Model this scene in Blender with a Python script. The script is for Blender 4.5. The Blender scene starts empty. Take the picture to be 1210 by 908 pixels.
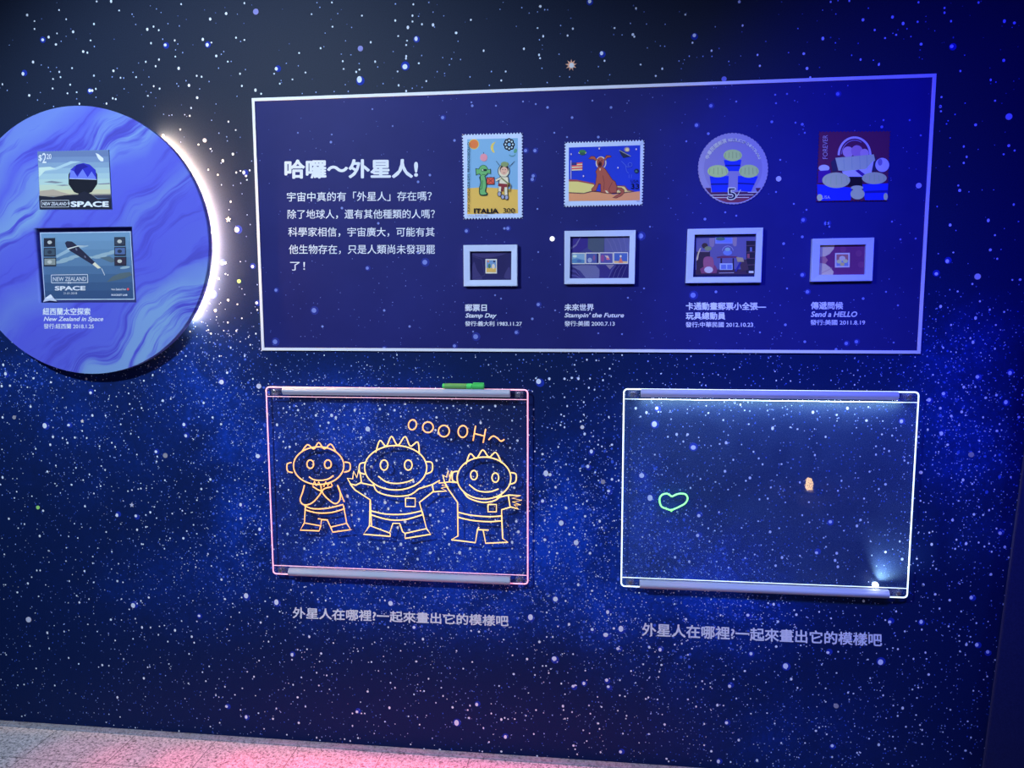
import bpy, bmesh, math, random
from mathutils import Vector, Matrix
random.seed(7)
S = bpy.context.scene
COL = S.collection
PI = math.pi

# ------------------------------------------------------------------ camera
DIST = 2.2                                   # camera to the star wall (wall face is y = 0, floor z = 0)
CAM = Vector((0.129, -DIST, 1.4315))
YAW, PITCH, ROLL, FPX = -0.1162, -0.1093, -0.0027, 880.0
cy, sy, cp, sp = math.cos(YAW), math.sin(YAW), math.cos(PITCH), math.sin(PITCH)
FWD = Vector((sy * cp, cy * cp, sp))
R0 = Vector((cy, -sy, 0))
U0 = R0.cross(FWD)
RGT = R0 * math.cos(ROLL) + U0 * math.sin(ROLL)
UPV = U0 * math.cos(ROLL) - R0 * math.sin(ROLL)
cd = bpy.data.cameras.new('camera')
cam = bpy.data.objects.new('camera', cd)
COL.objects.link(cam)
cd.sensor_width = 36
cd.lens = FPX / 1210 * 36
cd.clip_start = 0.02
M = Matrix.Identity(4)
for i in range(3):
    M[i][0], M[i][1], M[i][2], M[i][3] = RGT[i], UPV[i], -FWD[i], CAM[i]
cam.matrix_world = M
S.camera = cam

# ------------------------------------------------------------------ colour management, world, lights
S.view_settings.view_transform = 'Standard'
S.view_settings.look = 'None'
S.view_settings.gamma = 1
S.view_settings.use_curve_mapping = False
S.view_settings.exposure = 0.0
w = bpy.data.worlds.new('World')
S.world = w
w.use_nodes = True
w.node_tree.nodes['Background'].inputs[0].default_value = (0.25, 0.35, 1.0, 1)
w.node_tree.nodes['Background'].inputs[1].default_value = 0.10


def spot(name, loc, target, power, color, size, blend, radius):
    l = bpy.data.lights.new(name, 'SPOT')
    o = bpy.data.objects.new(name, l)
    COL.objects.link(o)
    o.location = loc
    o.rotation_euler = (Vector(target) - Vector(loc)).to_track_quat('-Z', 'Y').to_euler()
    l.energy, l.color, l.spot_size, l.spot_blend, l.shadow_soft_size = power, color, math.radians(size), blend, radius
    return o


spot('white_spot_light', (-1.45, -2.1, 2.6), (-0.85, 0, 1.20), 265, (0.64, 0.80, 1.0), 74, 0.6, 0.05)
spot('fill_spot_light', (0.62, -2.15, 2.9), (0.22, 0, 0.98), 88, (0.33, 0.42, 1.0), 62, 0.9, 0.10)
spot('blue_spot_light', (0.50, -1.6, 2.3), (1.22, 0, 1.40), 185, (0.0, 0.0, 1.0), 74, 0.9, 0.06)
for k in range(10):
    spot('pink_floor_light', (-1.50 + 0.21 * k, -0.20, 2.8), (-1.50 + 0.21 * k, -0.20, 0), (70, 110, 190, 300, 400, 430, 430, 390, 310, 210)[k], (1.0, 0.08, 0.24), 9.5, 0.9, 0.02)


# ------------------------------------------------------------------ helpers: photo measurements to places on the wall
def W(px, py, off=0.0):
    """point on the plane parallel to the star wall, off metres in front of it"""
    d = RGT * ((px - 605) / FPX) + UPV * ((454 - py) / FPX) + FWD
    t = (-off - CAM.y) / d.y
    p = CAM + d * t
    return p.x, p.z


def FL(px, py):
    d = RGT * ((px - 605) / FPX) + UPV * ((454 - py) / FPX) + FWD
    t = -CAM.z / d.z
    p = CAM + d * t
    return p.x, p.y


def lin(c):
    c = c / 255
    return c / 12.92 if c <= 0.04045 else ((c + 0.055) / 1.055) ** 2.4


def seen(rgb, ref=(255, 255, 255), k=0.72):
    """surface colour of something that reads rgb beside white paper that reads ref"""
    c = [lin(a) / lin(b) * k for a, b in zip(rgb, ref)]
    m = max(c)
    return tuple(min(0.88, v * (0.88 / m if m > 0.88 else 1) ** 0.7) for v in c)


MATS = {}


def mat(name, col=None, rough=0.6, metal=0.0, emit=None, strength=0.0, spec=0.3):
    if name in MATS:
        return MATS[name]
    m = bpy.data.materials.new(name)
    m.use_nodes = True
    b = m.node_tree.nodes['Principled BSDF']
    c = col or (0.8, 0.8, 0.8)
    b.inputs['Base Color'].default_value = (*c, 1)
    b.inputs['Roughness'].default_value = rough
    b.inputs['Metallic'].default_value = metal
    b.inputs['Specular IOR Level'].default_value = spec
    if emit:
        b.inputs['Emission Color'].default_value = (*emit, 1)
        b.inputs['Emission Strength'].default_value = strength
    MATS[name] = m
    return m


def ink(rgb):
    n = 'ink_%02x%02x%02x' % tuple(int(max(0, min(1, v)) ** (1 / 2.2) * 255) for v in rgb)
    return mat(n, rgb, 0.7, spec=0.1)


def empty(name, loc, label, cat, group=None):
    o = bpy.data.objects.new(name, None)
    COL.objects.link(o)
    o.location = loc
    o.empty_display_size = 0.05
    tag(o, label, cat, group)
    return o


def tag(o, label, cat, group=None):
    o['label'], o['category'] = label, cat
    if group:
        o['group'] = group
    return o


def link(name, me, parent=None, mats=()):
    for m in mats:
        me.materials.append(m)
    o = bpy.data.objects.new(name, me)
    COL.objects.link(o)
    if parent is not None:
        o.parent = parent
        o.matrix_parent_inverse = Matrix.Translation(-wloc(parent))
    return o


def wloc(o):
    v = Vector((0, 0, 0))
    while o is not None:
        v = v + o.location + (o.matrix_parent_inverse.translation if o.parent else Vector((0, 0, 0)))
        o = o.parent
    return v


def obj(name, bm, m, parent=None, smooth=False):
    me = bpy.data.meshes.new(name)
    bmesh.ops.recalc_face_normals(bm, faces=bm.faces[:])
    bm.to_mesh(me)
    bm.free()
    if smooth:
        me.shade_smooth()
    return link(name, me, parent, m if isinstance(m, (list, tuple)) else [m])


def box(bm, x0, x1, y0, y1, z0, z1, bev=0.0, mi=0):
    vs = [bm.verts.new((x, y, z)) for x in (x0, x1) for y in (y0, y1) for z in (z0, z1)]
    fs = [bm.faces.new([vs[i] for i in f]) for f in
          ((0, 1, 3, 2), (4, 6, 7, 5), (0, 4, 5, 1), (2, 3, 7, 6), (0, 2, 6, 4), (1, 5, 7, 3))]
    for f in fs:
        f.material_index = mi
    if bev:
        es = list({e for f in fs for e in f.edges})
        bmesh.ops.bevel(bm, geom=es, offset=bev, segments=2, affect='EDGES', profile=0.5)
    return fs


def cyl(bm, c, axis, r, h, n=24, bev=0.0, r2=None):
    """solid cylinder from c along axis"""
    q = Vector((0, 0, 1)).rotation_difference(Vector(axis).normalized()).to_matrix().to_4x4()
    mt = Matrix.Translation(Vector(c) + Vector(axis).normalized() * h / 2) @ q
    g = bmesh.ops.create_cone(bm, cap_ends=True, segments=n, radius1=r, radius2=r if r2 is None else r2, depth=h, matrix=mt)
    if bev:
        es = [e for e in {e for v in g['verts'] for e in v.link_edges} if len(e.link_faces) == 2 and any(len(f.verts) > 4 for f in e.link_faces)]
        bmesh.ops.bevel(bm, geom=es, offset=bev, segments=2, affect='EDGES', profile=0.5)


def tube(bm, pts, r, n=6, closed=False):
    """round line through 3D points that lie in a plane of constant y"""
    pts = [Vector(p) for p in pts]
    rings = []
    N = len(pts)
    for i, p in enumerate(pts):
        a = pts[(i - 1) % N] if (closed or i > 0) else p
        b = pts[(i + 1) % N] if (closed or i < N - 1) else p
        t = (b - a)
        t = t.normalized() if t.length > 1e-9 else Vector((1, 0, 0))
        side = t.cross(Vector((0, 1, 0)))
        if side.length < 1e-6:
            side = Vector((1, 0, 0))
        side.normalize()
        up = side.cross(t)
        rings.append([bm.verts.new(p + side * r * math.cos(2 * PI * k / n) + up * r * math.sin(2 * PI * k / n)) for k in range(n)])
    for i in range(N if closed else N - 1):
        A, B = rings[i], rings[(i + 1) % N]
        for k in range(n):
            bm.faces.new((A[k], A[(k + 1) % n], B[(k + 1) % n], B[k]))
    if not closed:
        bm.faces.new(rings[0][::-1])
        bm.faces.new(rings[-1])


def smooth_path(pts, closed=False, k=5):
    """Catmull-Rom through 2D points"""
    out = []
    N = len(pts)
    for i in range(N if closed else N - 1):
        g = (lambda j: pts[j % N]) if closed else (lambda j: pts[max(0, min(N - 1, j))])
        p0, p1, p2, p3 = g(i - 1), g(i), g(i + 1), g(i + 2)
        for s in range(k):
            t = s / k
            out.append(tuple(0.5 * (2 * p1[a] + (p2[a] - p0[a]) * t + (2 * p0[a] - 5 * p1[a] + 4 * p2[a] - p3[a]) * t * t
                                    + (3 * p1[a] - p0[a] - 3 * p2[a] + p3[a]) * t ** 3) for a in (0, 1)))
    if not closed:
        out.append(pts[-1])
    return out


def text_mesh(body, bold=0.0, shear=0.0):
    """lettering outlines as a flat mesh, in its own units, lower left corner at the origin"""
    cu = bpy.data.curves.new('lettering', 'FONT')
    cu.body = body
    cu.size = 1.0
    cu.shear = shear
    cu.resolution_u = 3
    o = bpy.data.objects.new('lettering_source', cu)
    COL.objects.link(o)
    dg = bpy.context.evaluated_depsgraph_get()
    dg.update()
    me = bpy.data.meshes.new_from_object(o.evaluated_get(dg))
    bpy.data.objects.remove(o)
    bpy.data.curves.remove(cu)
    vs0 = [v.co.copy() for v in me.vertices]
    fs0 = [list(p.vertices) for p in me.polygons]
    bpy.data.meshes.remove(me)
    vs, fs = [], []
    n = 1 if bold < 0.004 else 8                 # heavier strokes: the outline repeated around a small circle
    for k in range(n):
        dx, dy = (0, 0) if n == 1 else (bold * math.cos(2 * PI * k / n), bold * math.sin(2 * PI * k / n))
        b0 = len(vs)
        vs += [Vector((v.x + dx, v.y + dy, k)) for v in vs0]
        fs += [[b0 + i for i in f] for f in fs0]
    x0, x1 = min(v.x for v in vs), max(v.x for v in vs)
    y0, y1 = min(v.y for v in vs), max(v.y for v in vs)
    return [(v.x - x0, v.y - y0, v.z) for v in vs], fs, x1 - x0, y1 - y0


class Print:
    """flat printing on a plane in front of the wall: shapes measured in a photo crop, one mesh"""

    def __init__(self, ox, oy, s, off, ref=(255, 255, 255)):
        self.ox, self.oy, self.s, self.off, self.ref = ox, oy, s, off, ref
        self.v, self.f, self.mi, self.m, self.layer = [], [], [], [], 0

    def P(self, x, y):
        return W(self.ox + x / self.s, self.oy + y / self.s, self.off)

    def _mat(self, c):
        m = c if isinstance(c, bpy.types.Material) else ink(seen(c, self.ref))
        if m not in self.m:
            self.m.append(m)
        return self.m.index(m)

    def _add(self, pts, c):
        self.layer += 1
        y = -(self.off + self.layer * 0.00004)
        b = len(self.v)
        self.v += [(p[0], y, p[1]) for p in pts]
        self.f.append(list(range(b, b + len(pts))))
        self.mi.append(self._mat(c))

    def poly(self, c, *pts, smooth=False):
        pts = smooth_path(list(pts), True, 4) if smooth else pts
        self._add([self.P(*p) for p in pts], c)

    def ell(self, c, x, y, rx, ry=None, rot=0.0, n=28):
        ry = rx if ry is None else ry
        a = math.radians(rot)
        self.poly(c, *[(x + rx * math.cos(t) * math.cos(a) - ry * math.sin(t) * math.sin(a),
                        y + rx * math.cos(t) * math.sin(a) + ry * math.sin(t) * math.cos(a))
                       for t in [2 * PI * i / n for i in range(n)]])

    def line(self, c, wd, *pts):
        for (x0, y0), (x1, y1) in zip(pts, pts[1:]):
            d = math.hypot(x1 - x0, y1 - y0) or 1
            nx, ny = -(y1 - y0) / d * wd / 2, (x1 - x0) / d * wd / 2
            self.poly(c, (x0 + nx, y0 + ny), (x1 + nx, y1 + ny), (x1 - nx, y1 - ny), (x0 - nx, y0 - ny))

    def ring(self, c, wd, x, y, rx, ry=None, n=24, a0=0, a1=360):
        ry = rx if ry is None else ry
        pts = [(x + rx * math.cos(math.radians(a0 + (a1 - a0) * i / n)), y + ry * math.sin(math.radians(a0 + (a1 - a0) * i / n))) for i in range(n + 1)]
        self.line(c, wd, *pts)

    def rect(self, c, x0, y0, x1, y1):
        self.poly(c, (x0, y0), (x1, y0), (x1, y1), (x0, y1))

    def frame(self, c, wd, *q):
        self.line(c, wd, *(list(q) + [q[0]]))

    def text(self, c, body, x0, x1, yt, yb, bold=0.0, shear=0.0, dy=0.0, rot90=False):
        """lettering filling the crop box; dy = drop of the right end in crop pixels"""
        vs, fs, tw, th = text_mesh(body, bold, shear)
        self.layer += 1
        y = -(self.off + self.layer * 0.00004)
        self.layer += 2
        b = len(self.v)
        mi = self._mat(c)
        for (u, v, kk) in vs:
            u, v = u / tw, v / th
            if rot90:                            # reads upwards
                px, py = x1 - v * (x1 - x0), 0
                px = x1 - (x1 - x0) * (1 - (1 - v))
                px = x1 - (1 - v) * 0 - v * (x1 - x0)
                py = yb - u * (yb - yt)
            else:
                px, py = x0 + u * (x1 - x0), yb - v * (yb - yt) + u * dy
            X, Z = self.P(px, py)
            self.v.append((X, y - kk * 0.00001, Z))
        for f in fs:
            self.f.append([b + i for i in f])
            self.mi.append(mi)

    def glyph(self, c, body, x, y, h, ang, bold=0.0):
        """one character of height h, centred at x, y and turned by ang degrees"""
        vs, fs, tw, th = text_mesh(body, bold)
        self.layer += 1
        yy = -(self.off + self.layer * 0.00004)
        self.layer -= 1 if body not in '華' else 0
        b = len(self.v)
        mi = self._mat(c)
        a = math.radians(ang)
        k = h / max(th, 0.5)
        for (u, v, kk) in vs:
            u, v = (u - tw / 2) * k, (v - th / 2) * k
            X, Z = self.P(x + u * math.cos(a) + v * math.sin(a), y + u * math.sin(a) - v * math.cos(a))
            self.v.append((X, yy - kk * 0.00001, Z))
        for f in fs:
            self.f.append([b + i for i in f])
            self.mi.append(mi)

    def done(self, name, parent):
        me = bpy.data.meshes.new(name)
        me.from_pydata(self.v, [], self.f)
        o = link(name, me, parent, self.m)
        me.polygons.foreach_set('material_index', self.mi)
        return o


def slab(name, outline, y0, y1, m, parent=None):
    """plate with the outline [(x, z)] between two depths"""
    bm = bmesh.new()
    f = bm.faces.new([bm.verts.new((x, y0, z)) for x, z in outline])
    g = bmesh.ops.extrude_face_region(bm, geom=[f])
    bmesh.ops.translate(bm, verts=[v for v in g['geom'] if isinstance(v, bmesh.types.BMVert)], vec=(0, y1 - y0, 0))
    return obj(name, bm, m, parent)


def node_mat(name):
    m = bpy.data.materials.new(name)
    m.use_nodes = True
    return m, m.node_tree, m.node_tree.nodes['Principled BSDF']


def ramp(nt, stops, fac):
    r = nt.nodes.new('ShaderNodeValToRGB')
    el = r.color_ramp.elements
    while len(el) < len(stops):
        el.new(0.5)
    for e, (p, c) in zip(el, stops):
        e.position, e.color = p, (*c, 1)
    nt.links.new(fac, r.inputs[0])
    return r.outputs[0]


def coords(nt, scale=(1, 1, 1), rot=(0, 0, 0), loc=(0, 0, 0)):
    t = nt.nodes.new('ShaderNodeTexCoord')
    mp = nt.nodes.new('ShaderNodeMapping')
    mp.inputs['Scale'].default_value = scale
    mp.inputs['Rotation'].default_value = rot
    mp.inputs['Location'].default_value = loc
    nt.links.new(t.outputs['Object'], mp.inputs['Vector'])
    return mp.outputs[0]


def noise(nt, vec, scale, detail=4, rough=0.55, dist=0.0):
    n = nt.nodes.new('ShaderNodeTexNoise')
    n.inputs['Scale'].default_value = scale
    n.inputs['Detail'].default_value = detail
    n.inputs['Roughness'].default_value = rough
    n.inputs['Distortion'].default_value = dist
    nt.links.new(vec, n.inputs['Vector'])
    return n.outputs[0]


def mixc(nt, fac, a, b, typ='MIX'):
    n = nt.nodes.new('ShaderNodeMix')
    n.data_type = 'RGBA'
    n.blend_type = typ
    for sock, v in ((n.inputs[0], fac), (n.inputs[6], a), (n.inputs[7], b)):
        if isinstance(v, (int, float)):
            sock.default_value = v
        elif isinstance(v, tuple):
            sock.default_value = (*v, 1)
        else:
            nt.links.new(v, sock)
    return n.outputs[2]


def mth(nt, op, a, b=0.0):
    n = nt.nodes.new('ShaderNodeMath')
    n.operation = op
    for i, v in enumerate((a, b)):
        if isinstance(v, (int, float)):
            n.inputs[i].default_value = v
        else:
            nt.links.new(v, n.inputs[i])
    return n.outputs[0]


# ------------------------------------------------------------------ star wall: printed galaxy
# dense clouds of the printed galaxy: photo x, y, radius x, radius y, strength
CLOUDS = [(232, 440, 60, 45, .8), (288, 505, 48, 60, .9), (292, 600, 40, 45, .7), (20, 445, 45, 30, .7), (300, 650, 60, 40, .45),
          (395, 520, 60, 60, .75), (450, 490, 70, 40, .9), (500, 600, 75, 75, 1.5), (420, 640, 60, 50, 1.3), (560, 650, 60, 50, 1.3),
          (610, 650, 60, 50, .9), (655, 630, 40, 45, 1.0), (690, 620, 35, 40, .9), (680, 700, 50, 40, .8), (650, 560, 60, 40, .45),
          (700, 540, 50, 60, .35), (725, 735, 45, 40, .6), (775, 640, 45, 50, .8), (830, 690, 60, 40, .75), (760, 570, 40, 50, .5),
          (850, 660, 80, 40, .4), (800, 780, 80, 50, .4), (880, 730, 70, 40, .5), (1130, 490, 60, 80, .45), (1170, 570, 50, 70, .35),
          (1120, 400, 80, 40, .3), (930, 870, 110, 50, .25), (560, 720, 90, 40, .6), (420, 720, 80, 40, .4), (230, 690, 110, 50, .35),
          (150, 540, 140, 70, .2), (90, 480, 80, 50, .25)]


def cloud(px, py):
    return sum(s * math.exp(-((px - x) / a) ** 2 - ((py - y) / b) ** 2) for x, y, a, b, s in CLOUDS)


def to_px(x, z):
    d = Vector((x, 0, z)) - CAM
    k = d.dot(FWD)
    return 605 + FPX * d.dot(RGT) / k, 454 - FPX * d.dot(UPV) / k


STAR_TILES = {
    (0, 0, 4.033): "130 72 3 282 48 2 316 92 2 165 101 2 165 138 2 349 152 3 204 190 4 232 177 3 272 160 2 267 212 3 292 197 1 448 115 2 432 193 2 397 246 3 417 251 2 450 222 1 158 296 3 197 310 1 231 322 1 270 322 1 283 343 2 289 368 2 253 377 2 241 342 1 344 325 2 110 352 4 448 361 2 335 404 2 251 422 2 322 445 2 366 440 2 428 432 4 440 432 3 457 424 2 458 464 1 140 455 3 12 402 2 35 431 1 343 513 3 379 495 2 256 508 1 508 494 2 538 469 2 552 473 2 530 6 3 568 50 2 461 7 2 630 68 1 717 28 1 746 43 1 768 60 1 864 20 2 1002 91 3 1078 65 3 1165 15 2 647 117 1 702 140 3 732 127 2 757 144 2 801 113 1 855 124 1 720 206 2 788 215 4 833 193 2 848 210 1 776 187 1 967 188 3 988 214 4 1008 203 2 1125 180 2 1165 191 2 1147 198 1 836 270 2 871 251 1 837 238 1 1031 267 3 1055 259 1 1067 246 1 1086 294 2 1102 293 1 695 295 2 758 284 2 742 316 2 852 326 3 541 338 3 559 326 1 575 371 2 590 372 1 535 367 1 649 368 2 634 345 1 710 367 1 676 404 1 733 411 2 761 423 2 720 442 1 705 457 2 592 424 1 843 399 1 851 411 1 887 385 1 901 407 3 938 362 2 961 366 2 997 389 1 952 424 1 1042 325 1 1144 352 2 1170 332 1 1153 410 2 940 466 3 1030 496 1 1130 459 1 911 515 2 684 508 1 780 545 1",
    (300, 0, 4.033): "372 12 2 315 35 1 301 13 1 275 68 2 400 65 1 515 75 2 375 128 2 466 131 1 340 158 1 557 202 2 318 230 2 334 223 1 216 253 2 417 258 1 424 292 2 428 329 2 578 294 2 107 328 4 97 352 2 130 384 1 124 399 2 155 302 1 212 314 1 246 346 2 184 379 2 8 430 3 35 447 2 231 446 1 296 440 1 383 437 1 503 379 5 488 343 2 503 332 2 502 303 1 436 404 1 450 436 1 760 21 2 756 75 2 785 78 1 756 103 2 674 98 2 734 131 3 801 116 2 854 119 3 861 129 1 854 58 1 905 76 1 1034 95 2 1173 45 1 688 172 2 730 194 2 726 215 2 773 185 4 664 246 1 726 268 2 725 279 2 800 265 1 786 302 2 720 318 5 685 341 2 616 399 1 690 407 2 726 434 2 822 387 2 802 417 1 755 421 1 964 157 3 973 197 1 1095 242 2 900 275 1 942 281 1 985 284 1 932 309 1 874 342 1 909 350 1 1030 367 1 1132 341 1 1200 341 2 1179 384 2 1122 407 1",
    (600, 0, 4.033): "67 37 1 102 63 1 155 31 3 142 57 1 176 47 1 190 47 1 390 5 4 611 40 2 846 70 2 1103 9 3 41 126 1 142 134 2 169 173 2 151 190 1 252 122 1 310 137 2 285 170 2 77 233 2 149 262 2 154 278 2 509 134 2 545 167 1 596 165 3 603 175 2 661 115 1 750 116 1 889 169 4 880 204 2 989 128 1 1119 122 2 447 254 4 461 290 2 432 318 1 633 308 2 748 221 1 727 219 1 665 229 1 736 328 2 705 362 2 816 291 1 971 242 2 973 269 1 1053 293 1 1190 262 2 1201 314 2 294 367 1 248 365 1 188 394 1 163 326 1 486 357 1 865 268 1 930 269 1",
    (900, 0, 3.903): "318 9 2 404 4 2 352 3 1 492 38 1 342 65 1 467 92 3 603 79 3 652 109 3 719 101 2 723 11 2 843 37 2 843 59 2 873 98 2 1000 12 2 1119 98 3 1165 106 3 167 132 1 282 178 3 340 198 1 194 248 3 124 243 1 209 316 3 569 176 2 620 161 2 605 154 1 521 139 2 670 133 1 688 169 1 735 204 3 876 214 4 456 275 2 540 298 2 515 278 1 415 255 1 1116 279 3 916 328 2 1056 369 2 1080 379 1 936 255 1 829 448 2 824 492 3 1076 465 2 938 476 1 224 357 2",
    (190, 130, 3.025): "40 18 1 30 20 1 86 17 1 104 21 2 70 70 2 182 37 1 208 83 1 242 42 2 268 72 2 9 93 3 18 121 2 44 148 3 80 158 2 135 124 2 178 139 2 183 147 1 236 96 1 238 111 1 258 158 3 222 182 3 216 190 1 170 214 2 204 232 2 297 224 4 305 236 3 285 218 2 270 224 2 318 216 2 308 250 2 286 262 1 259 270 1 217 268 1 325 183 1 250 328 2 244 357 1 272 428 5 320 410 1 309 375 1 291 300 1 183 438 2 202 470 2 220 548 4 231 547 3 328 560 4 350 540 1 207 603 2 184 662 5 240 590 1 241 680 3 274 695 2 343 690 4 345 715 2 195 717 3 290 640 1 345 625 1 300 660 1 240 760 2 270 790 2 320 840 2 180 800 2 150 810 1 250 850 2 210 880 2 300 880 2 340 800 2 120 870 1 90 880 2 200 740 1 290 745 2",
    (1080, 120, 2.93): "91 18 2 93 34 2 142 45 1 118 67 1 213 81 3 125 126 1 172 156 2 182 192 2 172 213 2 328 153 3 348 170 2 310 183 2 122 225 1 153 291 2 158 308 3 190 313 1 345 357 2 80 364 1 125 428 3 145 447 1 257 412 3 280 463 2 264 514 3 136 523 2 84 527 1 288 545 2 115 553 4 77 597 4 202 632 2 340 618 2 367 617 3 151 658 2 162 676 1 124 652 1 228 692 2 92 710 3 79 717 1 117 714 1 262 721 2 312 729 2 235 740 1 213 750 3 283 774 2 225 768 1 128 774 2 66 813 1 195 820 2 204 834 3 126 827 1 101 853 2 280 856 2 310 857 1 168 857 1 50 780 1 38 158 2 24 237 2",
    (0, 430, 3.781): "15 5 3 25 45 4 8 100 3 45 98 3 150 65 3 123 105 2 137 192 3 228 83 3 200 277 5 12 240 3 307 274 4 237 327 3 280 332 2 302 354 3 225 362 3 368 300 2 335 330 3 388 332 2 405 130 4 386 68 3 425 120 2 413 231 3 472 232 2 575 133 2 580 180 2 633 198 2 643 76 2 683 50 2 763 157 2 728 165 3 990 82 5 1130 68 2 1015 40 3 910 175 3 950 240 3 988 270 3 822 272 4 830 322 4 697 393 4 703 415 2 700 437 2 1152 413 5 445 369 2 500 353 2 515 372 2 540 271 2 612 406 2 585 313 2 160 380 2 148 403 2 250 455 2 212 482 3 340 465 2 470 475 2 453 457 2 400 495 2 372 520 2 12 508 3 3 540 2 65 600 2 45 578 1 75 572 2 246 536 2 320 541 3 420 580 2 450 547 2 380 637 3 143 592 2 193 657 3 40 693 3 110 717 2 82 735 2 178 770 3 523 677 4 607 680 4 672 664 3 652 676 2 652 730 2 613 742 3 475 752 2 307 772 2 348 779 2 333 715 2 257 740 1 217 836 2 297 823 2 633 806 2 640 807 2 760 780 2 820 780 3 880 760 2 735 827 2 1075 630 4 1076 692 3 1160 740 4 1025 615 2 1118 647 2 940 517 3 900 560 3 737 521 2 572 570 2 590 565 2 618 560 2 630 558 2 690 640 2 815 657 2 865 720 2 835 748 2 1100 845 2 1060 855 2 960 770 2 930 850 2 880 610 2 970 570 2 1050 520 2 770 670 2 700 690 2 415 862 2 500 840 2",
    (0, 650, 3.781): "20 20 2 60 75 1 165 92 2 180 92 2 125 150 3 142 122 2 25 156 2 78 190 3 173 208 2 220 5 2 295 50 2 378 95 3 415 60 2 310 140 2 343 205 2 355 235 3 398 220 2 420 145 2 450 178 1 525 140 3 530 62 2 550 145 2 595 249 5 613 240 2 630 228 2 578 266 2 665 213 3 543 220 2 605 308 2 496 312 3 510 332 1 635 347 3 673 347 2 713 342 2 735 338 2 708 380 2 750 410 2 595 398 2 515 405 2 435 365 2 393 333 2 287 365 2 212 371 3 134 430 2 220 441 2 67 416 1 28 469 2 55 491 1 162 530 2 215 492 1 307 483 2 352 510 2 457 515 3 487 518 2 553 488 2 660 525 2 670 523 2 643 574 3 530 533 1 575 582 1 510 574 1 755 510 2 755 468 1 740 562 1 770 590 1 845 465 2 842 597 2 820 618 1 905 547 2 920 587 2 935 521 2 890 295 4 880 320 2 812 318 2 782 360 3 857 388 3 868 415 2 835 368 1 1005 220 3 1100 205 5 1080 213 2 1040 240 2 990 133 3 875 77 2 945 72 2 970 75 1 1085 70 2 1072 97 1 1185 230 2 1070 280 2 1165 325 3 1195 298 2 1015 355 2 968 375 1 1200 410 2 1180 480 1 1158 495 2 1105 545 2 1135 567 2 1010 490 1 1005 612 2 1083 619 2 1050 648 2 965 650 2 955 660 1 1012 700 4 1075 715 2 1100 747 4 1155 730 2 982 773 2 940 790 2 800 810 2 605 795 2 537 747 2 475 771 2 577 715 1 410 645 1 387 728 1 313 717 1 525 660 3 530 672 1 705 684 1 765 738 1 505 806 2 245 606 2 200 598 1 108 602 2 80 605 2 75 617 1 98 744 2 112 740 2 178 681 1 60 560 1 130 685 1 62 765 1 865 710 1 800 785 1 1180 800 2",
    (320, 690, 3.781): "25 83 5 90 28 2 150 15 2 183 40 2 210 70 2 245 75 2 265 65 2 40 125 2 535 88 5 510 75 2 690 60 2 640 103 2 60 160 1 110 195 2 172 237 3 120 240 1 200 225 1 260 245 1 95 318 4 95 340 2 120 295 2 162 293 2 225 312 3 218 348 2 280 265 2 205 398 2 180 430 1 137 419 2 100 452 2 55 474 1 120 508 3 120 540 1 155 549 2 25 558 2 45 575 1 10 604 3 125 622 3 72 675 2 205 688 2 220 700 2 228 685 1 250 410 2 265 375 1 280 497 1 303 495 1 215 455 2 390 302 2 433 482 3 385 573 4 365 580 2 405 580 2 420 580 2 325 628 1 365 635 2 330 695 2 355 703 2 390 690 2 530 555 3 510 617 2 490 585 1 470 590 1 535 443 2 555 465 2 540 470 1 487 520 1 565 385 1 640 495 2 685 480 2 655 480 1 705 425 2 680 440 1 650 348 3 680 248 3 640 195 4 525 195 2 615 593 2 665 630 2 685 645 1 762 465 2 770 502 2 812 553 3 830 622 5 920 540 4 880 565 2 890 545 2 885 600 3 920 605 1 985 580 2 1030 607 3 1045 600 2 1060 605 2 1090 605 2 1048 685 4 975 708 2 950 645 2 1130 680 1 1175 672 2 1140 590 2 1160 150 5 1085 404 3 1020 457 2 1000 455 1 1080 320 2 1145 337 3 930 215 3 895 210 2 1040 250 2 1200 260 3 870 490 1 830 495 1 900 480 1 1180 408 2 1185 565 2 800 640 1 780 630 1 625 718 2 685 738 2 755 742 3 945 750 2 1030 750 3 1190 770 2 370 240 1 450 350 2 580 300 2 600 270 2 720 320 1 830 300 2 860 380 2 900 350 2 1040 550 1",
    (620, 420, 3.783): "223 43 2 278 20 2 320 23 2 380 60 2 62 117 5 50 103 2 110 105 3 178 105 3 211 101 3 240 104 3 292 104 2 350 112 2 378 90 1 287 145 2 312 154 2 233 149 1 178 188 2 126 184 1 115 190 1 190 227 2 248 236 1 264 210 2 263 230 1 163 265 2 176 272 2 40 242 2 160 312 2 178 322 2 264 265 2 250 296 2 376 276 2 350 370 1 328 400 2 298 430 4 345 408 2 390 400 3 268 352 3 282 497 4 315 523 2 272 465 2 150 410 2 138 475 2 95 528 5 113 534 4 138 590 3 185 487 2 80 442 3 45 430 2 375 607 4 390 555 3 420 560 2 330 560 2 278 652 2 80 652 4 185 683 3 230 665 2 260 665 2 120 675 2 310 690 2 163 750 5 230 838 5 270 720 3 335 742 3 90 737 2 30 790 2 40 830 3 90 825 4 200 800 3 270 800 2 320 850 2 292 885 3 145 885 3 110 880 2 400 740 2 310 760 2 220 770 2 345 770 2",
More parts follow.
